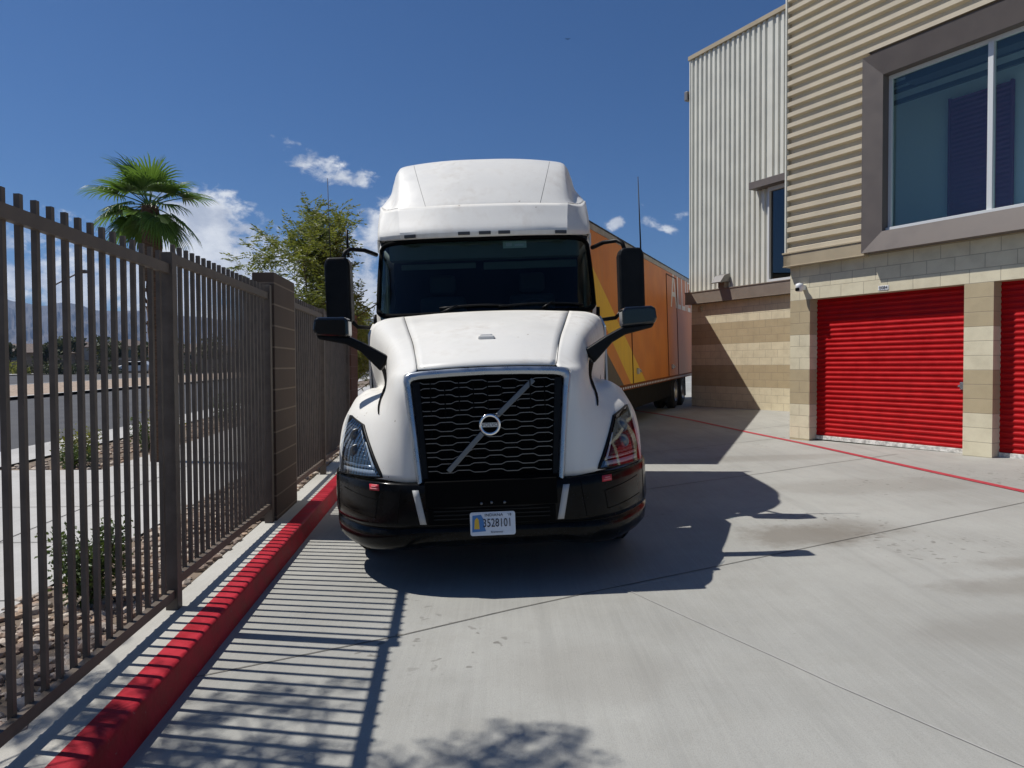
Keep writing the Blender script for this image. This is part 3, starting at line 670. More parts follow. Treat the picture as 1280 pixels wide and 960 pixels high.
def bvh(*mbs):
    vs = []; fs = []
    for m in mbs:
        k = len(vs); vs += [v.copy() for v in m.v]; fs += [[i + k for i in f] for f in m.f]
    return BVHTree.FromPolygons(vs, fs)
bs = MB(); bs.grid(SR); bs.grid(mir(SR)); bs.grid(HR); BV = bvh(bs)
def front_y(x, z, tree=None, dflt=.5):
    h = (tree or BV).ray_cast(Vector((x, -1, z)), Vector((0, 1, 0))); return h[0].y if h[0] is not None else dflt
# seams on the hood
for s in (-1, 1):
    b = MB(); b.tube([Vector((s * p.x, p.y, p.z + .001)) for p in spl([r[0] for r in S[5:]], 5)], .0022, 5); b.build('hood_seam', M_plastic, hood)
b = MB(); b.box(-.065, .065, .66, .74, 1.765, 1.80); b.box(-.05, .05, .70, .85, 1.78, 1.815); b.build('hood_latch', M_white, hood, bevel=.012)
# grille ---------------------------------------------------------------
yf = lambda z: .025 + .105 * (z - .77) / .77
outer = [(.507, .775), (.54, 1.1), (.573, 1.40), (.588, 1.475), (.582, 1.515), (.55, 1.535), (.48, 1.545), (.25, 1.556), (0, 1.56)]
inner = [(.472, .775), (.503, 1.1), (.532, 1.40), (.538, 1.455), (.532, 1.472), (.515, 1.482), (.47, 1.49), (.25, 1.50), (0, 1.505)]
loop = lambda L: L + [(-x, z) for x, z in reversed(L[:-1])]
lo_, li_ = loop(outer), loop(inner)
b = MB(); b.grid([[(x, yf(z) + .06, z) for x, z in lo_], [(x * .998, yf(z) - .005, z - .0) for x, z in lo_], [(x * .985, yf(z) - .016, z - .006) for x, z in lo_],
                  [(x * 1.012, yf(z) - .014, z + .004) for x, z in li_], [(x, yf(z) + .0, z) for x, z in li_], [(x * .99, yf(z) + .06, z - .004) for x, z in li_]])
trim = b.build('grille_surround', M_satin, truck, recalc=False)
b = MB(); b.face([(x * .999, yf(z) + .055, z) for x, z in li_]); grl = b.build('grille', M_black, truck)
for s in (-1, 1):
    b = MB(); b.grid([[(s * .53, yf(1.47) + .02, 1.47), (s * .478, yf(1.47) + .02, 1.47)], [(s * .472, yf(.8) + .02, .80), (s * .435, yf(.8) + .02, .80)]])
    b.build('grille_side_panel', M_plastic, grl, recalc=False)
b = MB(); nrow = 14
for k in range(nrow):
    zc = 1.462 - k * .0478; hw = .475 - (1.462 - zc) * .075; per = .226; A = .0078; ph = 0 if k % 2 else per / 2; top = []; x = -hw
    pts = []
    n0 = int(-hw / (per / 4)) - 2
    def wv(x):
        t = ((x + ph) / per) % 1
        if t < .36: return A
        if t < .5: return A - 2 * A * (t - .36) / .14
        if t < .86: return -A
        return -A + 2 * A * (t - .86) / .14
    xs = [-hw + 2 * hw * i / 110 for i in range(111)]
    y0 = yf(zc) + .012
    up_ = [(x, y0, zc + wv(x) + .0024) for x in xs]; dn = [(x, y0, zc + wv(x) - .0024) for x in xs]
    ub = [(x, y0 + .02, zc + wv(x) + .0024) for x in xs]; db = [(x, y0 + .02, zc + wv(x) - .0024) for x in xs]
    b.grid([ub, up_, dn, db], smooth=False)
b.build('grille_mesh', M_dchrome, grl, recalc=False)
b = MB()
for k in range(9): 
    x = -.4 + k * .1; b.box(x - .004, x + .004, yf(1.1) + .03, yf(1.1) + .034, .82, 1.46)
b.build('grille_ribs', M_black, grl)
# badge
bx, bz = .008, 1.158; by = yf(bz) - .022
em = None
b = MB(); b.lathe([(.03, .077), (.0, .077), (-.006, .072), (-.006, .060), (.0, .055), (.03, .055)], (bx, by, bz), 'y', 40)
em = b.build('emblem_ring', M_chrome, truck, recalc=True)
b = MB(); b.lathe([(.008, .0), (.008, .057)], (bx, by, bz), 'y', 30); b.build('emblem_disc', M_black, em)
b = MB(); b.box(bx - .056, bx + .056, by - .002, by + .01, bz - .016, bz + .014); b.build('emblem_band', M_satin, em)
text('lettering', 'VOLVO', .034, M_ink, em, Matrix.Translation((bx, by - .004, bz - .001)) @ Matrix.Rotation(R(90), 4, 'X'), .001, sx=1.05)
d = Vector((.31 + .29, 0, 1.455 - .845)).normalized(); nn = Vector((-d.z, 0, d.x)) * .018
b = MB()
for (a, c) in (((-.292, .845), (bx - .054, bz - .058)), ((bx + .052, bz + .058), (.325, 1.46))):
    p = Vector((a[0], yf(a[1]) - .012, a[1])); q = Vector((c[0], yf(c[1]) - .012, c[1])); w = Vector((0, .012, 0))
    f = [p - nn, q - nn, q + nn, p + nn]
    b.face([v for v in f]); b.face([v + w * 2 for v in reversed(f)])
    for i in range(4): j = (i + 1) % 4; b.face([f[j], f[i], f[i] + w * 2, f[j] + w * 2])
b.lathe([(.02, .016), (-.006, .016), (-.009, .0)], (bx + .058, by + .006, bz + .064), 'y', 14)
b.build('emblem_bar', M_dchrome, truck, bevel=.003)
# bumper ---------------------------------------------------------------
pc = spl([(0, 0, 0), (.3, .0, 0), (.5, .02, 0), (.64, .04, 0), (.78, .10, 0), (.93, .23, 0), (1.07, .43, 0), (1.18, .65, 0), (1.237, .88, 0), (1.245, 1.02, 0)], 4)
plan = [Vector((-p.x, p.y, 0)) for p in reversed(pc[1:])] + pc
nor = []
for i in range(len(plan)):
    t = (plan[min(i + 1, len(plan) - 1)] - plan[max(i - 1, 0)]).normalized(); nor.append(Vector((t.y, -t.x, 0)))
prof = [(-.05, .772), (.0, .768), (.012, .755), (.016, .70), (.02, .60), (.02, .50), (.012, .475), (-.006, .468), (-.006, .462), (.012, .455), (.012, .42), (.002, .38), (-.035, .335), (-.10, .305), (-.3, .29)]
def zadj(p, z): return z - (.055 * min(1, max(0, (abs(p.x) - .45) / .5)) * min(1, max(0, (.5 - z) / .12))) + (.015 * min(1, max(0, (abs(p.x) - .5) / .3)) if z > .6 else 0)
b = MB(); BR = [[(p.x + n.x * d_, p.y + n.y * d_ + .0, zadj(p, z)) for p, n in zip(plan, nor)] for d_, z in prof]
b.grid(BR); bump = b.build('bumper', M_bumper, truck, recalc=False)
bb_ = MB(); bb_.grid(BR); BB = bvh(bb_)
def conform(poly_uv, tree, off, nu=8, nv=8):
    """bilinear quad (x,z corners) laid on the front of a surface, raised by off"""
    A_, B_, C_, D_ = poly_uv; rows = []
    for i in range(nu + 1):
        r = []; s = i / nu
        for j in range(nv + 1):
            t = j / nv; x = (A_[0] * (1 - t) + B_[0] * t) * (1 - s) + (D_[0] * (1 - t) + C_[0] * t) * s
            z = (A_[1] * (1 - t) + B_[1] * t) * (1 - s) + (D_[1] * (1 - t) + C_[1] * t) * s
            h = tree.ray_cast(Vector((x, -1, z)), Vector((0, 1, 0)))
            if h[0] is None: 
                xx = x * .985; h = tree.ray_cast(Vector((xx, -1, z)), Vector((0, 1, 0)))
            if h[0] is None: p = Vector((x, .7, z)); nrm = Vector((0, -1, 0))
            else:
                p = Vector((x, h[0].y, z)); nrm = h[1] if h[1].y < 0 else -h[1]
            r.append(tuple(p + nrm * off))
        rows.append(r)
    return rows
def slab(rows, th=.004):
    """closed thin solid from a conformed sheet"""
    b = MB(); b.grid(rows, flip=False); 
    edge = rows[0] + [r[-1] for r in rows[1:]] + rows[-1][::-1][1:] + [r[0] for r in rows[::-1]][1:-1]
    b.grid([[(p[0], p[1] + th * 1.5, p[2]) for p in edge], list(edge)], close=True); return b
for s in (-1, 1):
    q = [(s * .508, .775), (s * .553, .775), (s * .497, .492), (s * .452, .492)]
    slab(conform(q, BB, .004, 6, 2)).build('bumper_strip', M_strip_silver, bump)
    q = [(s * .782, .765), (s * .858, .765), (s * .858, .722), (s * .782, .722)]
    lb = slab(conform(q, BB, .003, 2, 3)).build('warning_label', mat('label_red', (.5, .02, .04), .5) if s < 0 else bpy.data.materials['label_red'], bump)
    for (z0, x0, x1) in ((.753, .80, .84), (.738, .79, .85)):
        slab(conform([(s * x0, z0), (s * x1, z0), (s * x1, z0 - .007), (s * x0, z0 - .007)], BB, .008, 1, 3)).build('label_print', bpy.data.materials.get('label_pink') or mat('label_pink', (.6, .2, .22), .5), lb)
    # panel lines and tow covers
    for pts in ([(.62, .765), (.66, .50)], [(1.17, .765), (1.17, .35)], [(.80, .66), (1.10, .70)], [(.80, .66), (.82, .53)], [(.82, .53), (1.12, .56)]):
        L_ = [(pts[0][0] + (pts[1][0] - pts[0][0]) * k / 8, pts[0][1] + (pts[1][1] - pts[0][1]) * k / 8) for k in range(9)]
        P_ = []
        for x, z in L_:
            h = BB.ray_cast(Vector((s * x, -1, z)), Vector((0, 1, 0)))
            if h[0] is not None: P_.append(Vector((s * x, h[0].y + .001, z)))
        if len(P_) > 1: c = MB(); c.tube(P_, .0035, 5); c.build('panel_gap', M_black, bump)
b = MB(); b.box(-.455, .455, -.024, .03, .605, .785); b.box(-.44, .44, -.022, .02, .485, .60); b.build('bumper_grille', M_black, bump, bevel=.006)
for z in (.52, .548, .576): b = MB(); b.box(-.40, .40, -.027, -.02, z, z + .008); b.build('intake_slat', M_plastic, bump)
for (x, z) in ((-.07, .625), (.09, .628), (.0, .63)):
    b = MB(); b.lathe([(.02, .012), (-.004, .010), (-.006, 0)], (x, -.024, z), 'y', 10); b.build('bumper_bolt', M_dchrome, bump)
# gap between hood and bumper
b = MB(); b.box(-.47, .47, .04, .3, .755, .80); b.build('bumper_top_lip', M_black, bump)
# licence plate
pl_ = None
def rr(x0, x1, z0, z1, r, n=4):
    P_ = []
    for cx, cz, a in ((x1 - r, z1 - r, 0), (x0 + r, z1 - r, 90), (x0 + r, z0 + r, 180), (x1 - r, z0 + r, 270)):
        for k in range(n + 1): P_.append((cx + r * math.cos(R(a + 90 * k / n)), cz + r * math.sin(R(a + 90 * k / n))))
    return P_
M_plate = mat('plate_white', (.62, .66, .72), .4); M_pblue = mat('plate_blue', (.03, .16, .42), .4); M_pgold = mat('plate_gold', (.62, .40, .03), .4)
b = MB(); b.prism(rr(-.152, .158, .405, .567, .016), -.035, -.030, 'y'); plate = b.build('license_plate', M_plate, truck)
b = MB(); b.prism(rr(-.146, .152, .411, .561, .013), -.0365, -.035, 'y'); b.build('plate_face', mat('plate_face', (.55, .62, .72), .45), plate)
b = MB(); b.prism([(-.14, .43), (-.045, .435), (-.055, .47), (-.06, .52), (-.075, .55), (-.135, .545)], -.0375, -.0365, 'y'); b.build('plate_state_shape', M_pblue, plate)
b = MB(); b.prism([(-.125, .452), (-.088, .452), (-.092, .515), (-.104, .532), (-.12, .515)], -.0385, -.0375, 'y'); b.build('plate_torch', M_pgold, plate)
PM = lambda x, z, y=-.0388: Matrix.Translation((x, y, z)) @ Matrix.Rotation(R(90), 4, 'X')
text('lettering', '3528101', .082, M_ink, plate, PM(.034, .489, -.0395), .0008, sx=.70)
text('lettering', 'INDIANA', .028, M_ink, plate, PM(.012, .545), .0005, sx=1.1)
text('lettering', "'18", .024, M_ink, plate, PM(.118, .545), .0005)
text('lettering', 'Bicentennial', .017, M_ink, plate, PM(.03, .428), .0004)
# headlights -----------------------------------------------------------
for s in (-1, 1):
    Q = [(s * .935, 1.15), (s * 1.10, 1.205), (s * 1.145, .80), (s * .762, .815)]
    rows = conform(Q, BV, .004, 14, 12)
    hd = slab(rows).build('headlight', M_black, truck)
    def inside(u0, v0, u1, v1):        # u down, v from inner edge to outer
        def P(u, v):
            t = v; sx_ = u; return ((Q[0][0] * (1 - t) + Q[1][0] * t) * (1 - sx_) + (Q[3][0] * (1 - t) + Q[2][0] * t) * sx_, (Q[0][1] * (1 - t) + Q[1][1] * t) * (1 - sx_) + (Q[3][1] * (1 - t) + Q[2][1] * t) * sx_)
        return [P(u0, v0), P(u0, v1), P(u1, v1), P(u1, v0)]
    slab(conform(inside(.34, .07, .86, .125), BV, .010, 8, 2)).build('light_bar', M_wframe, hd)
    slab(conform(inside(.795, .125, .845, .93), BV, .010, 2, 8)).build('light_bar', M_satin, hd)
    slab(conform(inside(.885, .10, .965, .93), BV, .008, 2, 8)).build('turn_lamp', mat('turn_lens', (.42, .45, .48), .15) if s < 0 else bpy.data.materials['turn_lens'], hd)
    slab(conform(inside(.10, .16, .78, .93), BV, .007, 10, 10)).build('reflector', mat('lamp_reflector', (.035, .037, .04), .3, .3, var=.5, vscale=12) if s < 0 else bpy.data.materials['lamp_reflector'], hd)
    for k, (u, v) in enumerate(((.26, .45), (.56, .50))):
        x, z = inside(u, v, u, v)[0]; h = BV.ray_cast(Vector((x, -1, z)), Vector((0, 1, 0))); y = h[0].y
        b = MB(); b.lathe([(.02, .055), (-.022, .055), (-.030, .048), (-.018, .044), (-.030, .03), (-.034, 0)], (x, y, z), 'y', 22); b.build('projector', M_dchrome, hd)
    for k in range(5):
        u = .40 + k * .07; slab(conform(inside(u, .2, u + .012, .85), BV, .012, 1, 8)).build('reflector_rib', M_dchrome, hd)
    lens = conform(Q, BV, .030, 14, 12); b = MB(); b.grid(lens); b.build('lens', M_lens, hd, recalc=False)
    b = MB(); e = [rows[0][0], rows[0][-1], rows[-1][-1], rows[-1][0]]
    per_ = rows[0] + [r[-1] for r in rows[1:]] + rows[-1][::-1][1:] + [r[0] for r in rows[::-1]][1:]
    b.tube(per_, .011, 6, caps=False); b.build('headlight_rim', M_plastic, hd)
    # side vent
    Vq = [(s * .85, 1.58), (s * .95, 1.60), (s * .806, 1.24), (s * .796, 1.24)]
    slab(conform(Vq, BV, .006, 14, 4)).build('side_vent', M_black, truck)
# wheels ----------------------------------------------------------------
def wheel(x, y, dual=False, r=.51, w=.29, parent=truck, front=True, M=None, zc=None):
    s = 1 if x > 0 else -1; zc = r if zc is None else zc
    b = MB(); ww = w; hw = w / 2
    b.lathe([(-hw, .29), (-hw, .42), (-hw + .02, r - .03), (-hw + .05, r - .004), (-.09, r), (-.085, r - .012), (-.075, r - .012), (-.07, r), (-.005, r), (-.004, r - .012), (.004, r - .012), (.005, r), (.07, r), (.075, r - .012), (.085, r - .012), (.09, r), (hw - .05, r - .004), (hw - .02, r - .03), (hw, .42), (hw, .29)], (x, y, zc), 'x', 40)
    t = b.build('tire', M_rubber, parent)
    b = MB(); k = s * hw
    if front: pr_ = [(k * .98, .295), (k * .9, .27), (k * .5, .25), (k * .6, .16), (k * 1.1, .12), (k * 1.15, .0)]
    else: pr_ = [(k * .98, .295), (k * .8, .27), (-k * .1, .25), (k * .0, .16), (k * .75, .12), (k * .8, 0)]
    b.lathe(pr_, (x, y, zc), 'x', 32); b.lathe([(-k * .95, .29), (-k * .7, .26), (-k * .5, .0)], (x, y, zc), 'x', 20)
    b.build('rim', M_silver, t)
    return t
for s in (-1, 1):
    wheel(s * 1.02, 1.36)
    for y in (6.55, 7.9):
        wheel(s * 1.06, y, front=False); wheel(s * .74, y, front=False)
b = MB(); b.box(-.42, -.34, .3, 8.4, .62, .88); b.box(.34, .42, .3, 8.4, .62, .88)
for y in (1.0, 3, 5, 6.3, 8.3): b.box(-.34, .34, y, y + .12, .64, .86)
b.tube([(-.95, 1.36, .5), (.95, 1.36, .5)], .06); b.tube([(-.9, 6.55, .5), (.9, 6.55, .5)], .1); b.tube([(-.9, 7.9, .5), (.9, 7.9, .5)], .1)
b.build('chassis_frame', M_black, truck)
b = MB(); b.box(-.7, .7, .35, 2.3, .5, 1.35); b.box(-.95, .95, 1.95, 5.0, .95, 1.1); b.build('engine_block', M_black, truck)
b = MB(); b.prism([(-.55, 6.6), (.55, 6.6), (.5, 7.7), (-.5, 7.7)], 1.05, 1.13, 'z'); b.build('fifth_wheel', M_black, truck)
# cab -------------------------------------------------------------------
WB = [(0, 1.95, 2.06), (.5, 1.975, 2.06), (.85, 2.08, 2.065), (1.02, 2.2, 2.085), (1.085, 2.32, 2.13)]
WT = [(0, 2.40, 2.85), (.5, 2.42, 2.85), (.85, 2.50, 2.85), (1.02, 2.60, 2.84), (1.085, 2.70, 2.80)]
fullr = lambda L: [(-x, y, z) for x, y, z in reversed(L[1:])] + L
wb_, wt_ = spl(fullr(WB), 4), spl(fullr(WT), 4); rows = []
for i in range(9):
    t = i / 8; bow = .03 * math.sin(math.pi * t)
    rows.append([p.lerp(q, t) + Vector((0, -bow, bow * .5)) for p, q in zip(wb_, wt_)])
b = MB(); b.grid(rows); WBV = bvh(b); ws = b.build('windshield', M_wglass, truck, recalc=False)
def grow(pts, rad): c = MB(); c.tube(pts, rad, 8, caps=False); return c
per_ = rows[0] + [r[-1] for r in rows[1:]] + rows[-1][::-1][1:] + [r[0] for r in rows[::-1]][1:]
per_.append(per_[1]); grow(per_, .026).build('windshield_seal', M_black, ws)
b = MB()
for s in (-1, 1):
    A0 = [(1.06, 2.36, 1.98), (1.115, 2.42, 1.98), (1.15, 2.56, 1.98), (1.165, 2.85, 1.98)]
    A1 = [(1.09, 2.36, 2.14), (1.125, 2.44, 2.14), (1.15, 2.58, 2.14), (1.165, 2.86, 2.14)]
    A2 = [(1.09, 2.74, 2.82), (1.125, 2.79, 2.82), (1.145, 2.90, 2.82), (1.155, 3.05, 2.82)]
    A3 = [(1.05, 2.76, 2.93), (1.10, 2.83, 2.93), (1.13, 2.93, 2.93), (1.15, 3.06, 2.93)]
    rr_ = [[Vector((s * p[0], p[1], p[2])) for p in r] for r in (A0, A1, A2, A3)]
    b = MB(); b.grid([rr_[0], rr_[1], [rr_[1][i].lerp(rr_[2][i], .5) for i in range(4)], rr_[2], rr_[3]], flip=s < 0)
    b.build('windshield_pillar', M_white, truck, recalc=False)
b = MB()                                                        # cowl and firewall
b.box(-1.08, 1.08, 1.99, 2.9, 1.15, 1.99); b.build('cowl', M_black, truck)
b = MB()
cw = [(-1.06, 2.30, 2.00), (-.85, 2.05, 2.03), (-.5, 1.95, 2.045), (0, 1.925, 2.05), (.5, 1.95, 2.045), (.85, 2.05, 2.03), (1.06, 2.30, 2.00)]
b.grid([[(x, y - .03, z) for x, y, z in cw], [(x, y + .06, z + .01) for x, y, z in cw]]); b.build('cowl_vent', M_plastic, truck, recalc=False)
for s in (-1, 1):
    b = MB()                                                    # side wall with window opening, then sleeper wall
    x0 = s * 1.165; x1 = s * 1.21
    prof_ = [(2.12, 1.0), (2.12, 1.9), (2.5, 2.06), (2.82, 2.06)]
    b.face([(x0, 2.12, .95), (x1, 5.1, .95), (x1, 5.1, 2.06), (x0, 2.82, 2.06), (x0, 2.45, 2.02), (x0, 2.15, 1.9)])
    b.face([(x1, 3.75, 2.06), (x1, 5.1, 2.06), (x1, 5.1, 2.97), (x1, 3.75, 2.97)]); b.face([(x0, 3.0, 2.84), (x1, 3.75, 2.84), (x1, 3.75, 2.97), (x0, 3.0, 2.97)])
    b.face([(x0, 3.65, 2.06), (x1, 3.75, 2.06), (x1, 3.75, 2.84), (x0, 3.65, 2.84)])
    sw = b.build('cab_side', M_white, truck, recalc=True)
    m = sw.modifiers.new('t', 'SOLIDIFY'); m.thickness = .02; m.offset = 0
    b = MB(); b.face([(s * 1.16, 2.84, 2.07), (s * 1.17, 3.66, 2.07), (s * 1.17, 3.66, 2.84), (s * 1.155, 3.05, 2.84)]); b.build('side_window', M_dglass, sw)
    b = MB(); b.tube([(s * 1.175, 2.3, 1.15), (s * 1.18, 2.3, 1.9), (s * 1.18, 2.86, 2.05)], .005, 5); b.tube([(s * 1.2, 3.72, 1.1), (s * 1.2, 3.72, 2.8)], .005, 5); b.build('door_gap', M_black, sw)
    b = MB(); b.box(min(s * 1.18, s * 1.225), max(s * 1.18, s * 1.225), 3.45, 3.65, 1.78, 1.83); b.build('door_handle', M_plastic, sw, bevel=.008)
    b = MB(); b.box(min(s * .8, s * 1.2), max(s * .8, s * 1.2), 2.35, 4.9, .32, .95); b.build('side_fairing', M_white, truck, bevel=.05, seg=4)
    b = MB()
    for z in (.45, .75): b.box(min(s * 1.0, s * 1.215), max(s * 1.0, s * 1.215), 2.5, 3.2, z, z + .05)
    b.build('step', M_plastic, truck, bevel=.006)
b = MB(); b.box(-1.2, 1.2, 5.06, 5.1, .95, 3.9); b.build('sleeper_back', M_white, truck)
# roof fairing
Fr = [[(0, 2.34, 2.855), (.45, 2.36, 2.858), (.85, 2.45, 2.865), (1.03, 2.60, 2.885), (1.125, 2.75, 2.91), (1.155, 3.4, 2.92), (1.2, 5.1, 2.92)],
      [(0, 2.33, 2.925), (.45, 2.35, 2.93), (.855, 2.43, 2.935), (1.04, 2.60, 2.955), (1.132, 2.76, 2.97), (1.16, 3.4, 2.98), (1.2, 5.1, 2.98)],
      [(0, 2.43, 3.08), (.45, 2.45, 3.08), (.87, 2.53, 3.08), (1.045, 2.72, 3.11), (1.138, 2.9, 3.15), (1.165, 3.45, 3.15), (1.2, 5.1, 3.15)],
      [(0, 2.53, 3.225), (.45, 2.55, 3.225), (.89, 2.63, 3.225), (1.045, 2.86, 3.26), (1.13, 3.05, 3.335), (1.165, 3.5, 3.38), (1.2, 5.1, 3.38)]]
Fu = [[(0, 2.56, 3.222), (.45, 2.58, 3.222), (.875, 2.66, 3.222), (1.03, 2.88, 3.257), (1.125, 3.06, 3.332), (1.162, 3.51, 3.378), (1.198, 5.1, 3.378)],
      [(0, 2.63, 3.30), (.45, 2.65, 3.30), (.86, 2.74, 3.30), (.985, 2.94, 3.33), (1.075, 3.17, 3.42), (1.15, 3.65, 3.47), (1.19, 5.1, 3.48)],
      [(0, 2.92, 3.58), (.45, 2.94, 3.58), (.87, 3.03, 3.575), (.965, 3.16, 3.565), (1.035, 3.36, 3.565), (1.10, 3.75, 3.58), (1.16, 5.1, 3.6)],
      [(0, 3.28, 3.84), (.45, 3.30, 3.84), (.89, 3.38, 3.825), (.985, 3.48, 3.81), (1.035, 3.62, 3.77), (1.09, 4.0, 3.77), (1.15, 5.1, 3.77)],
      [(0, 3.62, 3.985), (.45, 3.64, 3.98), (.88, 3.72, 3.955), (.975, 3.80, 3.93), (1.02, 3.92, 3.905), (1.06, 4.3, 3.89), (1.10, 5.1, 3.89)],
      [(0, 4.2, 4.045), (.42, 4.2, 4.04), (.84, 4.25, 4.015), (.94, 4.32, 3.99), (.99, 4.45, 3.965), (1.03, 4.7, 3.94), (1.06, 5.1, 3.93)],
      [(0, 5.1, 4.05), (.42, 5.1, 4.045), (.80, 5.1, 4.03), (.90, 5.1, 4.01), (.96, 5.1, 3.99), (1.01, 5.1, 3.97), (1.05, 5.1, 3.93)]]
full2 = lambda rows: [[(-p[0], p[1], p[2]) for p in reversed(r[1:])] + r for r in rows]
b = MB(); FR1 = surf(full2(Fr), 4, (4, 8)); b.grid(FR1); lowr = b.build('roof_visor', M_white, truck, recalc=False)
b = MB(); FR2 = surf(full2(Fu), 4); b.grid(FR2); upr = b.build('roof_fairing', M_white, truck, recalc=False)
for o in (lowr,): o.data.set_sharp_from_angle(angle=R(17))
for o in (lowr, upr): m = o.modifiers.new('t', 'SOLIDIFY'); m.thickness = .012; m.offset = -1
bs2 = MB(); bs2.grid(FR1); bs2.grid(FR2); BF = bvh(bs2)
for x in (-.75, -.2, .01, .205, .785):
    q = [(x - .06, 2.907), (x + .06, 2.907), (x + .06, 2.875), (x - .06, 2.875)]
    if True:
        ys_ = [BF.ray_cast(Vector((xx, 0, 2.90)), Vector((0, 1, 0)))[0].y for xx in (x - .06, x + .06)]
        b = MB(); f = [(x - .06, ys_[0] - .014, 2.875), (x + .06, ys_[1] - .014, 2.875), (x + .06, ys_[1] - .014, 2.907), (x - .06, ys_[0] - .014, 2.907)]
        k_ = [(p[0], p[1] + .03, p[2]) for p in f]; b.face(f); b.face(k_[::-1])
        for i in range(4): j = (i + 1) % 4; b.face([f[j], f[i], k_[i], k_[j]])
        b.build('marker_light', mat('marker_lens', (.055, .05, .045), .25) if x < -.7 else bpy.data.materials['marker_lens'], lowr, bevel=.004)
for s in (-1, 1):                                                # fairing seams
    P_ = []
    for k in range(15):
        t = k / 14; x = s * (.60 + (.80 - .60) * t); z = 3.235 + t * .70
        h = BF.ray_cast(Vector((x, 0, z)), Vector((0, 1, 0)))
        if h[0] is not None: P_.append(Vector((x, h[0].y, z)))
    b = MB(); b.tube(P_, .0022, 5); b.build('fairing_seam', M_plastic, upr)
    P_ = []
    for k in range(10):
        t = k / 9; x = s * (.90 + .13 * t); z = 3.238 + .03 * t * t
        h = BF.ray_cast(Vector((x, 0, z)), Vector((0, 1, 0)))
        if h[0] is not None: P_.append(Vector((x, h[0].y, z)))
    if len(P_) > 2: b = MB(); b.tube(P_, .006, 5); b.build('fairing_slot', M_black, upr)
# interior ----------------------------------------------------------------
b = MB(); b.box(-1.1, 1.1, 3.7, 3.75, 1.1, 2.9); b.box(-1.12, 1.12, 2.3, 3.75, 1.1, 1.2); b.box(-1.1, 1.1, 2.75, 3.75, 2.86, 2.9); b.build('cab_interior', M_int, truck)
b = MB(); b.box(-1.04, 1.04, 2.22, 2.65, 1.6, 2.02); b.box(.2, .9, 2.3, 2.7, 1.95, 2.10); b.build('dashboard', M_int, truck, bevel=.05, seg=3)
b = MB()
wp = [Vector((.52 + .22 * math.cos(a), 2.86 + .09 * math.sin(a), 2.06 + .2 * math.sin(a))) for a in [2 * math.pi * k / 28 for k in range(29)]]
b.tube(wp, .016, 6, caps=False); b.tube([(.32, 2.86, 2.06), (.72, 2.86, 2.06)], .02); b.tube([(.52, 2.84, 2.06), (.52, 2.6, 1.9)], .03); b.build('steering_wheel', M_int2, truck)
for x in (-.5, .52):
    b = MB(); b.box(x - .26, x + .26, 3.25, 3.42, 1.35, 2.35); b.box(x - .15, x + .15, 3.28, 3.4, 2.38, 2.6); b.box(x - .28, x + .28, 2.85, 3.4, 1.25, 1.42); b.build('seat', M_int2, truck, bevel=.05, seg=3)
b = MB(); b.box(-.02, .98, 2.78, 2.80, 2.58, 2.66); b.box(-.9, -.1, 2.78, 2.80, 2.60, 2.66); b.box(-1.0, 1.0, 2.62, 2.8, 2.68, 2.86); b.build('sun_visor', mat('visor_grey', (.16, .2, .18), .8), truck, bevel=.01)
b = MB(); b.box(.19, .43, 2.43, 2.434, 2.745, 2.815); tg = b.build('windshield_tag', mat('tag_green_grey', (.55, .66, .58), .5), truck)
b = MB(); b.box(.22, .28, 2.427, 2.43, 2.765, 2.80); b.box(.31, .40, 2.427, 2.43, 2.765, 2.785); b.build('tag_print', M_wire, tg)
for s, x0, x1 in ((-1, -.45, .25), (1, .12, .95)):
    h0 = front = None
    pa = []
    for k in range(9):
        t = k / 8; x = x0 + (x1 - x0) * t; z = 2.085 + .02 * math.sin(t * 3)
        hh = WBV.ray_cast(Vector((x, 1, z + .035)), Vector((0, 1, 0))); pa.append(Vector((x, (hh[0].y if hh[0] is not None else 1.95) - .02, z + .035)))
    b = MB(); b.tube(pa, .012, 6); b.tube([pa[0 if s < 0 else 4] + Vector((0, -.02, -.05)), pa[2 if s < 0 else 5] + Vector((0, -.015, .01))], .012, 6)
    b.build('wiper', M_plastic, truck)
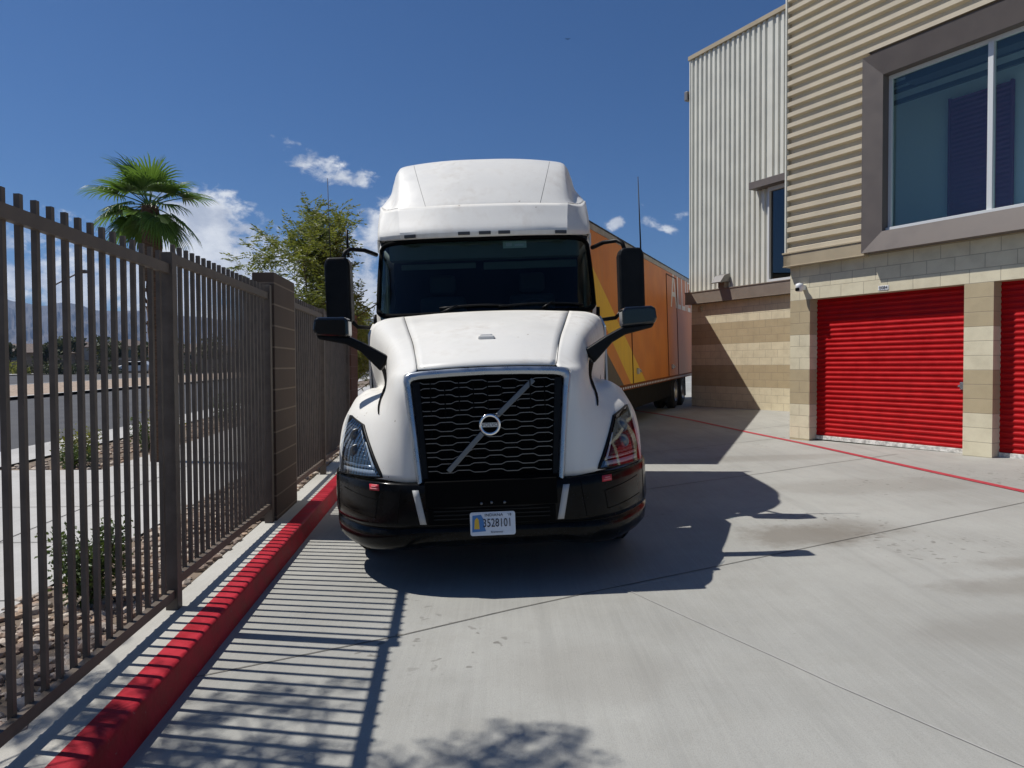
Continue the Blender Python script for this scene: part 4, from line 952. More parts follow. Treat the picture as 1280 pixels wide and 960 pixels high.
# mirrors -------------------------------------------------------------------
for s in (-1, 1):
    b = MB(); X = lambda v: s * v
    def hull(x0, x1, y0, y1, z0, z1): b.box(min(X(x0), X(x1)), max(X(x0), X(x1)), y0, y1, z0, z1)
    b.prism([(X(1.33), 2.02), (X(1.555), 2.02), (X(1.575), 2.10), (X(1.575), 2.60), (X(1.55), 2.67), (X(1.35), 2.67), (X(1.325), 2.60), (X(1.325), 2.06)], 2.14, 2.33, 'y')
    mm = b.build('door_mirror', M_plastic, truck, bevel=.03, seg=3)
    b = MB(); b.box(min(X(1.35), X(1.55)), max(X(1.35), X(1.55)), 2.331, 2.336, 2.06, 2.63); b.build('mirror_glass', M_mirror, mm)
    b = MB(); b.tube([(X(1.40), 2.24, 2.66), (X(1.385), 2.26, 2.73), (X(1.34), 2.3, 2.765), (X(1.22), 2.42, 2.77), (X(1.13), 2.62, 2.75)], .022, 8)
    b.build('mirror_arm', M_plastic, mm); b = MB()
    b.tube([(X(1.36), 2.24, 2.06), (X(1.30), 2.3, 1.99), (X(1.15), 2.5, 1.98)], .02, 8); b.tube([(X(1.15), 2.5, 1.98), (X(1.15), 2.5, 2.12)], .022, 8)
    b.build('mirror_arm', M_plastic, mm)
    b = MB(); b.prism([(X(1.10), 1.835), (X(1.365), 1.855), (X(1.385), 1.90), (X(1.375), 1.985), (X(1.34), 2.0), (X(1.12), 1.995), (X(1.10), 1.96)], .84, 1.0, 'y')
    hm = b.build('hood_mirror', M_gloss, truck, bevel=.022, seg=3)
    b = MB(); b.box(min(X(1.12), X(1.36)), max(X(1.12), X(1.36)), 1.0, 1.004, 1.87, 1.975); b.build('mirror_glass', M_mirror, hm)
    b = MB(); b.prism([(X(1.37), 1.862), (X(1.10), 1.835), (X(.97), 1.77), (X(.795), 1.665), (X(.865), 1.55), (X(1.02), 1.715), (X(1.13), 1.775), (X(1.35), 1.825)], .87, .99, 'y')
    b.build('mirror_arm', M_plastic, hm, bevel=.015, seg=3)
b = MB(); b.tube([(1.57, 2.3, 2.3), (1.585, 2.35, 2.75), (1.59, 2.4, 3.42)], [.012, .008, .004], 6); b.build('antenna', M_plastic, truck)
b = MB(); b.tube([(-1.53, 2.3, 2.5), (-1.55, 2.35, 2.8), (-1.555, 2.4, 3.5)], [.008, .005, .003], 6); b.tube([(-1.38, 2.4, 2.7), (-1.385, 2.4, 2.98)], .014, 6); b.build('antenna', M_plastic, truck)
# ------------------------------------------------------------------ TRAILER
TD = Vector((.385, .923, 0)); TD = (TD - NRM * TD.dot(NRM)).normalized(); TL = NRM.cross(TD).normalized()
t0 = Vector((.587, 10.773, gz(.587, 10.773)))
MR = Matrix(((TD.x, TL.x, NRM.x, t0.x), (TD.y, TL.y, NRM.y, t0.y), (TD.z, TL.z, NRM.z, t0.z), (0, 0, 0, 1)))
trl = empty('box_trailer', M=MR, label='long orange moving trailer with a yellow stripe behind the white tractor', cat='trailer')
# side material: orange paint with the stripe, dark wedge and a faded rear part, all as paint
def trailer_mat():
    m = bpy.data.materials.new('trailer_orange'); m.use_nodes = True; t = m.node_tree; p = t.nodes['Principled BSDF']
    tcn = N(t, 'ShaderNodeTexCoord'); sp = N(t, 'ShaderNodeSeparateXYZ'); t.links.new(tcn.outputs['Object'], sp.inputs[0]); s_, z_ = sp.outputs[0], sp.outputs[2]
    mpn = N(t, 'ShaderNodeMapping'); mpn.inputs['Scale'].default_value = (11, 1, .55); t.links.new(tcn.outputs['Object'], mpn.inputs[0])
    st = N(t, 'ShaderNodeTexNoise', i_Scale=1.5, i_Detail=6., i_Roughness=.65); t.links.new(mpn.outputs[0], st.inputs['Vector'])
    bn = N(t, 'ShaderNodeTexNoise', i_Scale=.9, i_Detail=6.); t.links.new(tcn.outputs['Object'], bn.inputs['Vector'])
    c = mixc(t, smooth(t, bn.outputs[0], .35, .65), (.62, .165, .006), (.72, .215, .009))
    l1 = math_n(t, 'ADD', math_n(t, 'MULTIPLY', s_, -.6), 4.23); l2 = math_n(t, 'ADD', math_n(t, 'MULTIPLY', s_, -.53), 4.66)
    y_ = math_n(t, 'MULTIPLY', math_n(t, 'GREATER_THAN', z_, l1), math_n(t, 'LESS_THAN', z_, l2)); c = mixc(t, y_, c, (.85, .50, .006))
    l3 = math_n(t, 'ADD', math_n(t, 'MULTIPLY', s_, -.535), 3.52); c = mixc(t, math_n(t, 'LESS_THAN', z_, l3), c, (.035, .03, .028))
    c = mixc(t, smooth(t, s_, 9.6, 10.5, 0, .5), c, (.52, .22, .12))
    c = mixc(t, smooth(t, st.outputs[0], .5, .72, 0, .4), c, (.42, .22, .10))
    c = mixc(t, smooth(t, st.outputs[0], .47, .30, 0, .35), c, (.33, .11, .02))
    t.links.new(c, p.inputs['Base Color']); p.inputs['Roughness'].default_value = .5; return m
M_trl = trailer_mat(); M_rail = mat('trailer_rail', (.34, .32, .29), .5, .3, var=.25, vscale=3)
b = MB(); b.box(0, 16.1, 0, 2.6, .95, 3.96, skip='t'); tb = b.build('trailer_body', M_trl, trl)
b = MB(); b.box(-.01, 16.11, -.012, 2.612, 3.94, 4.06); b.build('roof_rail', M_rail, trl, bevel=.008)
b = MB(); b.box(-.012, 16.11, -.02, 2.62, 4.061, 4.085); b.build('roof', M_plastic, trl)
b = MB(); b.box(-.012, 16.11, -.015, 2.615, .86, .98); b.build('bottom_rail', mat('trailer_base_rail', (.20, .055, .008), .7, var=.3, spec=.2), trl, bevel=.005)
for k in range(60):
    b = MB(); b.box(3.2 + k * .2, 3.2 + k * .2 + .08, -.022, -.014, .89, .935); b.build('reflector_patch', M_wire, trl)
for s0 in (5.62, 10.04, 11.66): b = MB(); b.box(s0 - .018, s0 + .018, -.014, -.001, .985, 3.838); b.build('door_seam', bpy.data.materials.get('trailer_gap2') or mat('trailer_gap2', (.09, .03, .012), .8), trl)
b = MB(); b.box(10.04, 11.66, -.013, -.001, 3.84, 3.87)
b.build('door_header', mat('trailer_gap', (.09, .03, .012), .8), trl)
for s0 in (6.0, 10.5):
    b = MB(); b.box(s0, s0 + .36, -.03, -.002, 1.20, 1.28); b.box(s0 + .02, s0 + .1, -.05, -.002, 1.17, 1.31); b.tube([(s0 + .1, -.05, 1.27), (s0 + .34, -.05, 1.22)], .012, 6); b.build('door_latch', M_silver, trl, bevel=.004)
text('lettering', 'ALLIED', 1.56, mat('trailer_letter_white', (.72, .70, .68), .6, var=.1, vscale=6), trl, Matrix.Translation((10.66, -.004, 3.44)) @ Matrix.Rotation(R(90), 4, 'X'), .002, align='LEFT')
b = MB(); b.box(3.1, 10.45, .03, .09, .40, .86); b.box(3.1, 10.45, 2.5, 2.56, .43, .86); b.build('side_skirt', mat('skirt_black', (.009, .008, .007), .75, var=.6, vscale=6, spec=.1), trl, bevel=.01)
b = MB(); b.box(.2, 16, .5, .6, .7, .9); b.box(.2, 16, 2.0, 2.1, .7, .9); b.box(2.4, 2.6, .3, .45, .05, .9); b.box(2.4, 2.6, 2.15, 2.3, .05, .9)
b.box(2.3, 2.7, .25, .5, .0, .05); b.box(2.3, 2.7, 2.1, 2.35, 0, .05)
for s0 in (11.2, 12.5): b.box(s0 - .08, s0 + .08, .2, 2.4, .42, .58)
b.build('undercarriage', M_black, trl)
def twheel(s0, y, sgn):
    r = .5; hw = .14
    b = MB(); b.lathe([(-hw, .29), (-hw, .42), (-hw + .03, r - .02), (-hw + .05, r), (hw - .05, r), (hw - .03, r - .02), (hw, .42), (hw, .29)], (s0, y, r), 'y', 36); t = b.build('tire', M_rubber, trl)
    b = MB(); k = sgn * hw; b.lathe([(k * .98, .295), (k * .8, .27), (-k * .1, .24), (k * .1, .15), (k * .7, .11), (k * .75, 0)], (s0, y, r), 'y', 28); b.build('rim', M_silver, t)
for s0 in (11.2, 12.5):
    for y, g_ in ((.16, -1), (.5, -1), (2.1, 1), (2.44, 1)): twheel(s0, y, g_)
b = MB(); b.box(10.3, 10.34, .1, .7, .25, .9); b.box(13.2, 13.24, .05, .7, .25, .9); b.build('mudflap', M_rubber, trl)
# ---- plants
def rv(s=1.): return Vector((random.uniform(-1, 1), random.uniform(-1, 1), random.uniform(-1, 1))) * s
def leaf(b, p, size, d=None, w=.42):
    d = (d or rv()).normalized(); sd_ = d.cross(rv()).normalized() * size * w * .5; t = d * size
    up = d.cross(sd_).normalized() * size * .08
    i = len(b.v); b.v += [p, p + t * .45 + sd_ + up, p + t, p + t * .45 - sd_ + up]; b.f.append([i, i + 1, i + 2, i + 3]); b.sm.append(False); b.uv.append([(0, 0)] * 4)
def branch(b, p, d, L, r, depth, tips, bend=.35, split=3, shrink=.68):
    pts = [p.copy()]; rad = [r]; n = 4; dd = d.normalized()
    for k in range(n):
        dd = (dd + rv(bend / n) + Vector((0, 0, .06))).normalized(); pts.append(pts[-1] + dd * L / n); rad.append(r * (1 - .45 * (k + 1) / n))
    b.tube(pts, rad, 6 if r > .02 else 4, caps=False)
    if depth <= 1: tips += [(q, dd) for q in pts[1:]]
    if depth == 0: return
    for k in range(split):
        nd = (dd + rv(.75)).normalized()
        branch(b, pts[-1] if k else pts[-1], nd, L * shrink * random.uniform(.8, 1.15), rad[-1] * .75, depth - 1, tips, bend, split, shrink)
    if depth > 1: branch(b, pts[2], (dd + rv(.9)).normalized(), L * shrink, rad[2] * .6, depth - 1, tips, bend, split, shrink)
def tree(name, base, H, label, cat, m, trunk=.05, depth=4, lean=(0, 0, 1), leaves=14, lsize=.07, spread=.12, group=None, stems=1, L0=None, split=3):
    e = empty(name, base, label, cat, group); tips = []; b = MB()
    for k in range(stems):
        d = (Vector(lean) + rv(.28 if stems > 1 else .05)).normalized()
        branch(b, Vector(base) - Vector((0, 0, .05)), d, L0 or H * .38, trunk / math.sqrt(stems), depth, tips, split=split)
    b.build('trunk', M_bark, e, org=base, recalc=False); c = MB()
    for (p, d) in tips:
        for k in range(leaves): leaf(c, p + rv(spread), lsize * random.uniform(.6, 1.2), (d * .5 + rv() + Vector((0, 0, -.2))))
    c.build('crown', m, e, org=base, recalc=False); return e
def pinnate(c, p, d, L, n=9, ls=.06):
    """a drooping compound leaf"""
    d = d.normalized(); q = p.copy()
    for k in range(n):
        d = (d + Vector((0, 0, -.10))).normalized(); q = q + d * L / n; s_ = d.cross(Vector((0, 0, 1))).normalized()
        for sg in (-1, 1): leaf(c, q, ls * (1 - .35 * abs(k / n - .4)), (s_ * sg + d * .5 + rv(.25) + Vector((0, 0, -.12))), .36)
    leaf(c, q, ls, d, .36)
# the young tree behind the fence
base = fp(-2.38, 13.6, oz(13.6)); e = empty('leafy_tree', base, 'leafy green tree with open airy crown behind the fence and left mirror', 'tree')
random.seed(11); b = MB(); tips = []
for k in range(6):
    a = k * 1.05 + .3; branch(b, Vector(base), Vector((.13 * math.cos(a) + .03, .13 * math.sin(a), 1)), random.uniform(2.05, 2.55), .035, 3, tips, bend=.16, split=3, shrink=.48)
b.build('trunk', M_bark, e, org=base, recalc=False)
c = MB(); cx = base + Vector((0, 0, 3.2))
for (p, d) in tips:
    if p.z < base.z + 1.2: continue
    for k in range(1 + (random.random() < .2)): pinnate(c, p + rv(.06), d * .4 + rv(.8) + Vector((0, 0, .15)), random.uniform(.22, .36), 7, .085)
c.build('crown', M_leafA, e, org=base, recalc=False)
print('leafy tips', len(tips), min(t[0].x for t in tips), max(t[0].x for t in tips), max(t[0].z for t in tips))
# the low bushy tree just right of the mirror, further on
base = fp(-2.6, 17.2, oz(17)); e = empty('bushy_tree', base, 'lower reddish green tree in the gap between left mirror and cab', 'tree')
b = MB(); tips = []
for k in range(5):
    a = k * 1.25; branch(b, Vector(base), Vector((.3 * math.cos(a), .3 * math.sin(a), 1)), 1.3, .03, 3, tips, split=3, shrink=.58)
b.build('trunk', M_bark, e, org=base, recalc=False); c = MB()
for (p, d) in tips:
    for k in range(2): pinnate(c, p + rv(.08), d * .4 + rv(.8), .25, 6, .08)
c.build('crown', M_leafA, e, org=base, recalc=False)
# the tree out of frame on the left whose shadow falls on the concrete
base = fp(-2.35, 1.2, oz(1.2)); e = empty('shade_tree', base, 'small leafy tree outside the fence casting shade on the concrete', 'tree')
random.seed(5); b = MB(); tips = []
for dv in ((-.55, .62, 1.0), (-.25, .85, 1.05), (-.75, .95, 1.0)):
    branch(b, Vector(base), Vector(dv), 2.2, .05, 3, tips, bend=.3, split=3, shrink=.5)
b.build('trunk', M_bark, e, org=base, recalc=False); c = MB()
hub = Vector((-3.3, 2.6, 3.6)); b = MB(); b.tube([base, base.lerp(hub, .5) + Vector((.1, 0, .1)), hub], [.06, .05, .04], 8)
for (px, py, n) in ((215, 880, 5), (250, 900, 5), (290, 880, 5), (330, 872, 5), (375, 868, 5), (400, 872, 3), (200, 930, 6), (240, 945, 6), (300, 935, 6), (350, 945, 6), (400, 955, 6), (150, 905, 4), (120, 880, 4),
                    (450, 958, 5), (560, 950, 5), (600, 948, 4), (640, 940, 5), (650, 912, 4), (655, 905, 3), (672, 925, 4), (660, 948, 5), (640, 957, 5), (30, 860, 5), (60, 845, 5), (95, 838, 5), (40, 890, 6), (130, 930, 5), (15, 915, 6), (75, 870, 5), (20, 945, 6), (120, 815, 3), (560, 955, 4), (90, 935, 4), (60, 900, 4), (310, 960, 6)):
    Yg = 1.56 * 890 / (py + (8 if px > 500 else 0) - 457); Xg = (px + (22 if px > 500 else 0) - 640) / 890 * Yg; h = random.uniform(4.35, 5.1) + (.35 if px > 500 else 0); q = Vector((Xg - LX * h, Yg - LY * h, h))
    mid = hub.lerp(q, .55) + rv(.12) + Vector((0, 0, .25)); b.tube([hub, mid, q], [.02, .012, .005], 5, caps=False)
    for k in range(n + (2 if px < 500 else 0)): pinnate(c, q + rv(.09), (q - hub).normalized() * .5 + rv(.8), random.uniform(.15, .23), 6, .07)
b.build('branches', M_bark, e, org=base, recalc=False)
c.build('crown', M_leafA, e, org=base, recalc=False)
# palm
base = Vector((-5.42, 10.85, oz(10.8))); pt = Vector((-5.50, 10.9, 4.05)); e = empty('palm_tree', base, 'small fan palm tree rising above the fence on the left', 'palm tree')
random.seed(3); b = MB(); P_ = []; rad = []
for k in range(26):
    t = k / 25; P_.append(base.lerp(pt, t) + Vector((.03 * math.sin(t * 3), 0, 0))); rad.append(.10 + .012 * (k % 2) + (.03 if t > .75 else 0) - (.02 if t > .96 else 0))
b.tube(P_, rad, 12)
for k in range(150):                                             # old leaf boots
    t = random.uniform(.5, 1); a = random.uniform(0, 6.28); p = base.lerp(pt, t) + Vector((math.cos(a), math.sin(a), 0)) * .10
    q = p + Vector((math.cos(a) * .045, math.sin(a) * .045, .09)); s_ = Vector((-math.sin(a), math.cos(a), 0)) * .03
    b.face([p - s_, p + s_, q + s_ * .4, q - s_ * .4])
b.build('trunk', M_palmd, e, org=base, recalc=False)
c = MB()
def frond(a, el_, Lp, Lf, droop):
    d = Vector((math.cos(a) * math.cos(el_), math.sin(a) * math.cos(el_), math.sin(el_))); p = pt.copy(); pts = [p.copy()]
    for k in range(4): d = (d + Vector((0, 0, -droop * .10))).normalized(); p = p + d * Lp / 4; pts.append(p.copy())
    c.tube(pts, [.014, .011, .009, .008, .006], 4, caps=False)
    side = d.cross(Vector((0, 0, 1))).normalized(); upv = side.cross(d).normalized(); n = 30; fold = .22
    for k in range(n):
        t = (k / (n - 1)) * 2 - 1; an = t * 1.75; dd = (d * math.cos(an) + side * math.sin(an) + upv * fold * (abs(t) - .3)).normalized()
        L = Lf * (1 - .38 * t * t) * random.uniform(.9, 1.06); w = dd.cross(upv).normalized(); w_ = .017
        A0 = p; q1 = p + dd * L * .5; dr = Vector((0, 0, -droop * .06 - .03)) ; d2 = (dd + Vector((0, 0, -droop * .30 - .1)) + rv(.06)).normalized(); q2 = q1 + d2 * L * .3
        d3 = (d2 + Vector((0, 0, -.35 * droop - .25)) + rv(.12)).normalized(); q3 = q2 + d3 * L * .22
        h_ = upv * .006
        rr_ = [[A0 - w * .003, A0 + h_, A0 + w * .003], [q1 - w * w_, q1 + h_, q1 + w * w_], [q2 - w * w_ * .6, q2 + h_ * .6, q2 + w * w_ * .6], [q3 - w * .001, q3, q3 + w * .001]]
        c.grid([[tuple(x) for x in r] for r in rr_], smooth=False)
def sc(ang, dep, Lp, Lf, droop):
    """frond by its direction in the plane facing the lot (degrees from the right) and its lean towards (-) or away (+)"""
    x, z = math.cos(R(ang)), math.sin(R(ang)); d = Vector((x, dep, z)).normalized(); frond(math.atan2(d.y, d.x), math.asin(d.z), Lp, Lf * 1.14, droop)
for a in ((84, .1, .30, .50, .25), (72, -.5, .34, .50, .4), (100, .6, .34, .48, .4), (118, -.2, .38, .52, .5), (134, .5, .42, .50, .6), (148, -.3, .46, .52, .8),
          (163, .6, .40, .46, 1.0), (176, -.5, .42, .50, 1.3), (196, .1, .40, .50, 1.4), (208, -.7, .36, .46, 1.5), (28, .2, .50, .48, .75), (14, -.7, .42, .44, 1.0),
          (-8, .3, .38, .52, 1.3), (-26, -.2, .40, .52, 1.4), (-44, .6, .34, .46, 1.4), (60, .9, .34, .42, .5), (226, .4, .30, .40, 1.6), (-20, -1., .34, .42, 1.4), (160, -1.2, .36, .40, 1.2), (92, -.9, .30, .42, .5), (110, .1, .44, .46, .4), (40, -.5, .40, .40, .7), (128, -.8, .36, .44, .7), (50, .3, .36, .42, .6), (188, .9, .36, .42, 1.2), (218, .9, .34, .44, 1.4), (-36, -.7, .38, .46, 1.5)): sc(*a)
c.build('crown', M_palm, e, org=base, recalc=False)
# shrubs and grasses between fence and sidewalk
def shrub(base, rx, h, m, label, n=900, ls=.035, name='shrub', group=None):
    base = Vector(base); e = empty(name, base, label, 'shrub', group); b = MB(); c = MB()
    for k in range(16):
        a = random.uniform(0, 6.28); d = Vector((math.cos(a) * .7 * rx / h, math.sin(a) * .7 * rx / h, 1)); q = base + d.normalized() * h * random.uniform(.6, 1.)
        mid = base.lerp(q, .5) + rv(.04 * h); b.tube([base, mid, q], [.008, .005, .002], 4, caps=False)
        for j in range(n // 16):
            t = random.uniform(.25, 1.05); p = base.lerp(q, t) + rv(.17 * rx + .04); leaf(c, p, ls * random.uniform(.6, 1.3), None, .55)
    b.build('stems', M_bark, e, org=base, recalc=False); c.build('foliage', m, e, org=base, recalc=False)
random.seed(21)
shrub(fp(-2.28, 4.45, oz(4.4) + .03), .30, .56, M_leafB, 'green shrub growing in the rocks just outside the nearest fence', 2600, .036)
shrub(fp(-2.3, 2.2, oz(2) + .03), .3, .5, M_leafB, 'low green shrub in the rocks left of the nearest fence', 1500, .036)
for k, (u, Y, rx, h) in enumerate(((-5.5, 10.4, .45, .35), (-5.8, 11.2, .6, .55), (-5.2, 12.4, .55, .6), (-5.7, 14.2, .7, .7), (-5.2, 17, .8, .9), (-5.8, 21, 1., 1.1), (-2.3, 9.3, .4, .6), (-2.2, 11.3, .4, .5))):
    shrub(fp(u, Y, oz(Y) + .03), rx, h, M_leafD if k in (1, 3) else M_leafB,
          ['dark low shrub first in the strip beside the street', 'yellow green grassy bush beside the palm trunk', 'green bush right behind the palm in the street strip',
           'yellowish bush beyond the palm in the street strip', 'rounded green bush further along the street strip', 'tallest bush at the far end of the street strip',
           'small green shrub in rocks behind the second fence panel', 'small shrub by the fence behind the first block pillar'][k], 1100, .05, group='bushes along the street strip')
# landscape rocks
random.seed(8); b = MB()
ico = []
for k in range(3): 
    base_ = [Vector((math.cos(a) * math.cos(p), math.sin(a) * math.cos(p), math.sin(p))) for p, n in ((-1.2, 3), (-.3, 5), (.45, 5), (1.2, 3)) for a in [6.283 * i / n + p for i in range(n)]]
import bmesh as _bm
def rock(p, s):
    tmp = _bm.new(); _bm.ops.create_icosphere(tmp, subdivisions=1, radius=1)
    off = rv(10); sc = Vector((random.uniform(.8, 1.4), random.uniform(.7, 1.1), random.uniform(.45, .8))) * s; rot = Matrix.Rotation(random.uniform(0, 6.28), 3, 'Z')
    i = len(b.v)
    for v in tmp.verts:
        q = v.co * (1 + .38 * noise.noise(v.co * 1.7 + off)); b.v.append(rot @ Vector((q.x * sc.x, q.y * sc.y, q.z * sc.z)) + p)
    for f in tmp.faces: b.f.append([v.index + i for v in f.verts]); b.sm.append(False); b.uv.append([(0, 0)] * 3)
    tmp.free()
for k in range(3400):
    Y = 1.2 + 11 * random.random() ** 1.7; u = random.uniform(-2.74, -1.80); s = random.uniform(.016, .048)
    rock(fp(u, Y, oz(Y) + .03 + s * .3), s)
for k in range(700):
    Y = random.uniform(10.1, 22); u = random.uniform(-6.4, -5.0); rock(fp(u, Y, oz(Y) + .03), random.uniform(.02, .05))
tag(b.build('landscape_rocks', M_rock, org=(0, 0, 0), recalc=False), None, None, kind='stuff')
# ------------------------------------------------------------------ ACROSS THE STREET
random.seed(31)
def at(px, Y, z): return Vector(((px - 640) / 890 * Y, Y, z))
Z0 = oz(200) 
def house(px, Y, w, d, h, rh, c, label, rot=0):
    o = at(px, Y, Z0 - .3); M = Matrix.Translation(o) @ Matrix.Rotation(R(rot), 4, 'Z'); e = empty('house', o, label, 'house', 'houses across the street')
    k = len(bpy.data.materials); wm = mat('stucco', c, .9, var=.1, vscale=1.); rm = bpy.data.materials.get('roof_tile') or mat('roof_tile', (.13, .10, .085), .9, var=.3, vscale=3., bump=.6, bscale=6)
    b = MB(M); b.box(-w / 2, w / 2, -d / 2, d / 2, 0, h); wl = b.build('wall', wm, e, org=o)
    b = MB(M); a, c_ = w / 2 + .5, d / 2 + .5; r_ = max(.5, w / 2 - d / 2)
    b.face([(-a, -c_, h), (a, -c_, h), (r_, 0, h + rh), (-r_, 0, h + rh)]); b.face([(a, c_, h), (-a, c_, h), (-r_, 0, h + rh), (r_, 0, h + rh)])
    b.face([(a, -c_, h), (a, c_, h), (r_, 0, h + rh)]); b.face([(-a, c_, h), (-a, -c_, h), (-r_, 0, h + rh)]); b.face([(-a, -c_, h - .01), (-a, c_, h - .01), (a, c_, h - .01), (a, -c_, h - .01)])
    b.build('roof', rm, e, org=o)
    for xw in (-w * .3, w * .05, w * .32):
        b = MB(M); b.box(xw - .7, xw + .7, -d / 2 - .05, -d / 2 + .02, h - 1.9, h - .6); b.build('window', M_dkglass, e, org=o)
house(35, 112, 13, 9, 3.4, 1.5, (.36, .28, .2), 'tan house with brown tile roof at far left beyond the street', 4)
house(95, 118, 8, 8, 4.4, 1.3, (.42, .4, .36), 'pale grey house between dark trees across the street', 0)
house(163, 122, 7, 8, 4.6, 1.3, (.5, .44, .34), 'cream house behind the white car across the street', 0)
house(-60, 110, 14, 9, 3.4, 1.5, (.4, .32, .24), 'tan house out past the left end of the block wall', 0)
house(250, 130, 16, 10, 3.8, 1.6, (.4, .32, .24), 'tan house seen through the second fence panel', 0)
house(330, 135, 15, 10, 3.8, 1.6, (.46, .36, .26), 'sand coloured house behind the first block pillar', 0)
o = at(40, 104, Z0); b = MB(); b.box(o.x - 60, o.x + 85, 104, 104.3, Z0 - .3, Z0 + 1.9)
tag(b.build('boundary_wall', block('far_block_wall', (.30, .25, .2), (.30, .25, .2), 0, False), org=o), 'long brown block boundary wall across the street', 'wall')
def fartree(px, Y, H, r, label, m=None, n=620, ls=.5, cone=False):
    r *= .72; H *= .95
    o = at(px, Y, Z0 - .3); e = empty('background_tree', o, label, 'tree', 'trees across the street'); b = MB(); b.tube([o, o + Vector((.1, 0, H * .6))], [.22, .1], 6); b.build('trunk', M_bark, e, org=o)
    c = MB(); cl_ = [(rv(r * .55) + Vector((0, 0, H * .62)), r * random.uniform(.35, .65)) for _ in range(8)]
    for k in range(n):
        if cone: z = random.random(); a = random.uniform(0, 6.28); q = Vector((math.cos(a), math.sin(a), 0)) * r * (1 - z) * random.uniform(.4, 1) + Vector((0, 0, H * (.15 + .85 * z)))
        else: cc_, cr = random.choice(cl_); q = cc_ + rv().normalized() * cr * random.uniform(.6, 1.1)
        leaf(c, o + q, ls * random.uniform(.6, 1.2), None, .7)
    c.build('crown', m or M_leafC, e, org=o, recalc=False)
for a in ((12, 100, 6.2, 2.2, 'dark rounded tree at far left across the street'), (83, 101, 7.0, 2.4, 'dark tree left of the grey house across the street'),
          (96, 102, 7.6, 1.3, 'tall narrow dark tree beside the grey house'), (128, 102, 6.6, 2.9, 'wide dark tree right of the grey house'),
          (145, 106, 6.0, 2.0, 'dark tree between grey house and cream house'), (178, 105, 5.6, 1.8, 'dark tree right behind the white car'),
          (57, 103, 5.2, 2.2, 'olive tree in front of the tan house roof'), (200, 108, 6.3, 2.5, 'dark tree just behind the palm trunk far away'),
          (225, 106, 6.0, 2.4, 'rounded tree seen through the second panel across the street'), (265, 110, 7, 3., 'broad dark tree behind the second fence panel'),
          (310, 112, 6.5, 2.6, 'dark tree far behind the first block pillar'), (380, 118, 6, 2.8, 'distant dark tree behind the third fence panel'),
          (-40, 104, 6, 2.6, 'dark tree beyond the left edge of the block wall')):
    fartree(*a)
for k, (px, Y, r, h) in enumerate(((15, 92, 1.3, 2.0), (27, 90, 1.0, 1.5), (42, 93, 1.5, 1.6), (62, 92, 1.6, 1.9), (80, 93, 1.3, 1.6), (100, 92, 1.7, 1.7), (120, 93, 1.2, 1.8), (138, 94, 1.3, 1.5), (210, 94, 1.5, 1.8), (240, 95, 1.5, 1.9), (280, 95, 1.7, 1.8))):
    o = at(px, Y, Z0 - .2); e = empty('roadside_bush', o, ['bright yellow green bush at far left across the road', 'small lime bush beside the bright yellow one', 'olive bush before the tan house wall',
       'dry olive bush left of the dark trees', 'low bush below the dark tree left of grey house', 'wide low bush in front of the grey house', 'rounded bush below the wide dark tree',
       'low bush just left of the white car', 'olive bush beyond the palm across the road', 'green bush through the second panel across the road', 'wide bush far behind the first block pillar'][k], 'bush', 'bushes across the road')
    c = MB()
    for j in range(420):
        q = rv().normalized(); q = Vector((q.x * r, q.y * r, abs(q.z) * h)) * random.uniform(.6, 1); leaf(c, o + q, .32, None, .6)
    c.build('foliage', M_leafD if k in (0, 1) else mat('dry_bush', (.09, .085, .035), .9) if k == 2 else (M_leafC if k % 2 else bpy.data.materials['dry_bush']), e, org=o, recalc=False)
# white car on the far road
o = at(168, 97, oz(97) - .03); e = empty('parked_car', o, 'white suv far away on the road seen between fence pickets', 'car')
CM = Matrix.Translation(o) @ Matrix.Rotation(R(8), 4, 'Z')
body = [(-2.3, .45), (-2.28, .95), (-1.35, 1.08), (-.75, 1.62), (1.5, 1.66), (2.2, 1.1), (2.3, .5), (1.95, .35), (-1.9, .33)]
b = MB(CM); b.prism(body, -.9, .9, 'y'); b.build('body', mat('car_white', (.75, .76, .77), .3, coat=.4), e, org=o, bevel=.08, seg=3)
b = MB(CM); b.prism([(-1.2, 1.1), (-.72, 1.55), (1.4, 1.58), (1.9, 1.12)], -.91, .91, 'y'); b.build('windows', M_black, e, org=o)
for sx_ in (-1.45, 1.45):
    for sy in (-.85, .85): b = MB(CM); b.lathe([(-.1, .2), (-.1, .34), (.1, .34), (.1, .2)], (sx_, sy, .34), 'y', 18); b.build('wheel', M_rubber, e, org=o)
# street light over the road
o = at(64, 44, oz(44)); e = empty('street_lamp', o, 'tall dark street lamp with an upward arm over the road', 'street lamp')
hp = at(100, 44, 0); b = MB(); b.tube([o, o + Vector((0, 0, 6.2))], [.1, .07], 8); b.build('pole', M_fence, e, org=o)
b = MB(); b.tube([o + Vector((0, 0, 6.15)), Vector((at(98, 44, 0).x, 44, 1.6 + (458 - 341) / 890 * 44))], .045, 6); b.build('arm', M_fence, e, org=o)
q = Vector((at(106, 44, 0).x, 44, 1.6 + (458 - 338) / 890 * 44)); b = MB(); b.box(q.x - .28, q.x + .25, q.y - .15, q.y + .15, q.z - .1, q.z + .1); b.build('lamp_head', M_fence, e, org=o, bevel=.03)
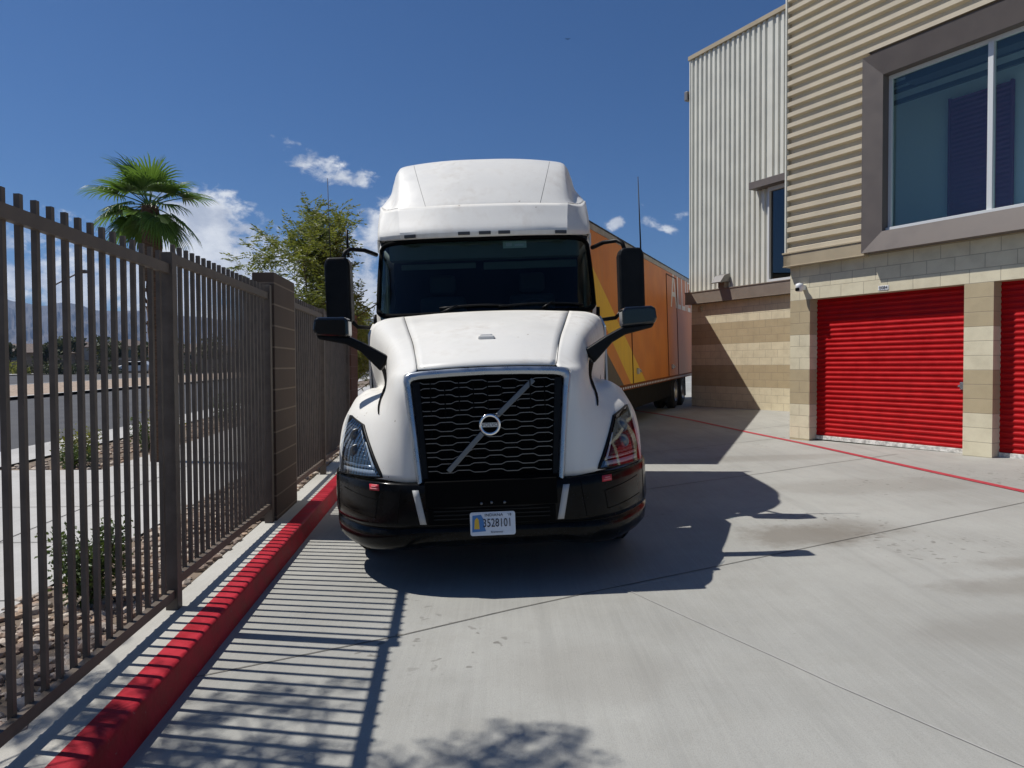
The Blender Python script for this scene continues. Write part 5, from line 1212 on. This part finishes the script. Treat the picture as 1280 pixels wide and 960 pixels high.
# distant hills
prof = [(-700, 360), (-500, 372), (-300, 362), (-150, 358), (-60, 366), (0, 366), (9, 371), (32, 377), (54, 380), (70, 377), (84, 375), (100, 378), (120, 384), (150, 387), (195, 389), (240, 394), (300, 400), (360, 392), (430, 396), (520, 402), (600, 404), (700, 398), (820, 404), (950, 410), (1200, 400), (1500, 390)]
pp = spl([(a, b_, 0) for a, b_ in prof], 8); D = 3000; b = MB(); rows = []
pp = spl([tuple(p) for p in pp], 3)
for (k, f) in enumerate([i / 26 for i in range(27)]):
    r = []
    for i, p in enumerate(pp):
        Y = D - 900 * (1 - f); h = (458 - p.y) / 890 * D; x = (p.x - 640) / 890 * Y
        nz_ = noise.fractal(Vector((x * .006, f * 5.1, .3)), .9, 2.1, 6); rg = abs(noise.noise(Vector((x * .011 + f * 1.6, f * 2.2, 4.)))) + .5 * abs(noise.noise(Vector((x * .03 - f * 2, f * 5, 1.))))
        z = Z0 + h * (f ** 1.25) * (1 + (.10 * nz_ - .55 * rg * (1 - f ** 3)) * (1 if f < 1 else .3)) + (12 * nz_ if 0 < f < 1 else 0)
        r.append((x, Y, max(Z0 - 1, z) if f else Z0 - 2))
    rows.append(r)
b.grid(rows, smooth=False); struct(b.build('hills', mat('hill_rock', (.085, .075, .07), .95, var=.4, vscale=.006), org=(0, 0, 0), recalc=False))
# a bird
o = Vector(((711 - 640) / 890 * 60, 60, 1.6 + (457 - 54) / 890 * 60)); b = MB()
b.face([o + Vector(v) for v in ((-.02, 0, 0), (0, -.06, .02), (.02, 0, 0), (0, .1, 0))]); b.face([o + Vector(v) for v in ((0, -.03, .01), (.22, -.04, .07), (.20, .02, .06), (0, .05, 0))]); b.face([o + Vector(v) for v in ((0, -.03, .01), (-.22, -.04, .07), (-.20, .02, .06), (0, .05, 0))])
b.tube([o + Vector((0, -.1, 0)), o + Vector((0, 0, -.01)), o + Vector((0, .12, 0))], [.01, .035, .006], 6)
tag(b.build('bird', M_black, org=o, recalc=False), 'tiny dark bird high in the blue sky above the truck', 'bird')
# ------------------------------------------------------------------ the desert air
b = MB(); b.box(-5200, 5200, -700, 3300, -3, 420); hz = b.build('haze', M_black, org=(0, 0, 0)); hz['kind'] = 'stuff'
hm_ = bpy.data.materials.new('haze'); hm_.use_nodes = True; t = hm_.node_tree; t.nodes.clear()
v = N(t, 'ShaderNodeVolumePrincipled'); v.inputs['Density'].default_value = HAZE_D; v.inputs['Color'].default_value = (.42, .62, 1, 1); v.inputs['Anisotropy'].default_value = .2
oo = N(t, 'ShaderNodeOutputMaterial'); t.links.new(v.outputs[0], oo.inputs['Volume']); hz.data.materials.clear(); hz.data.materials.append(hm_)
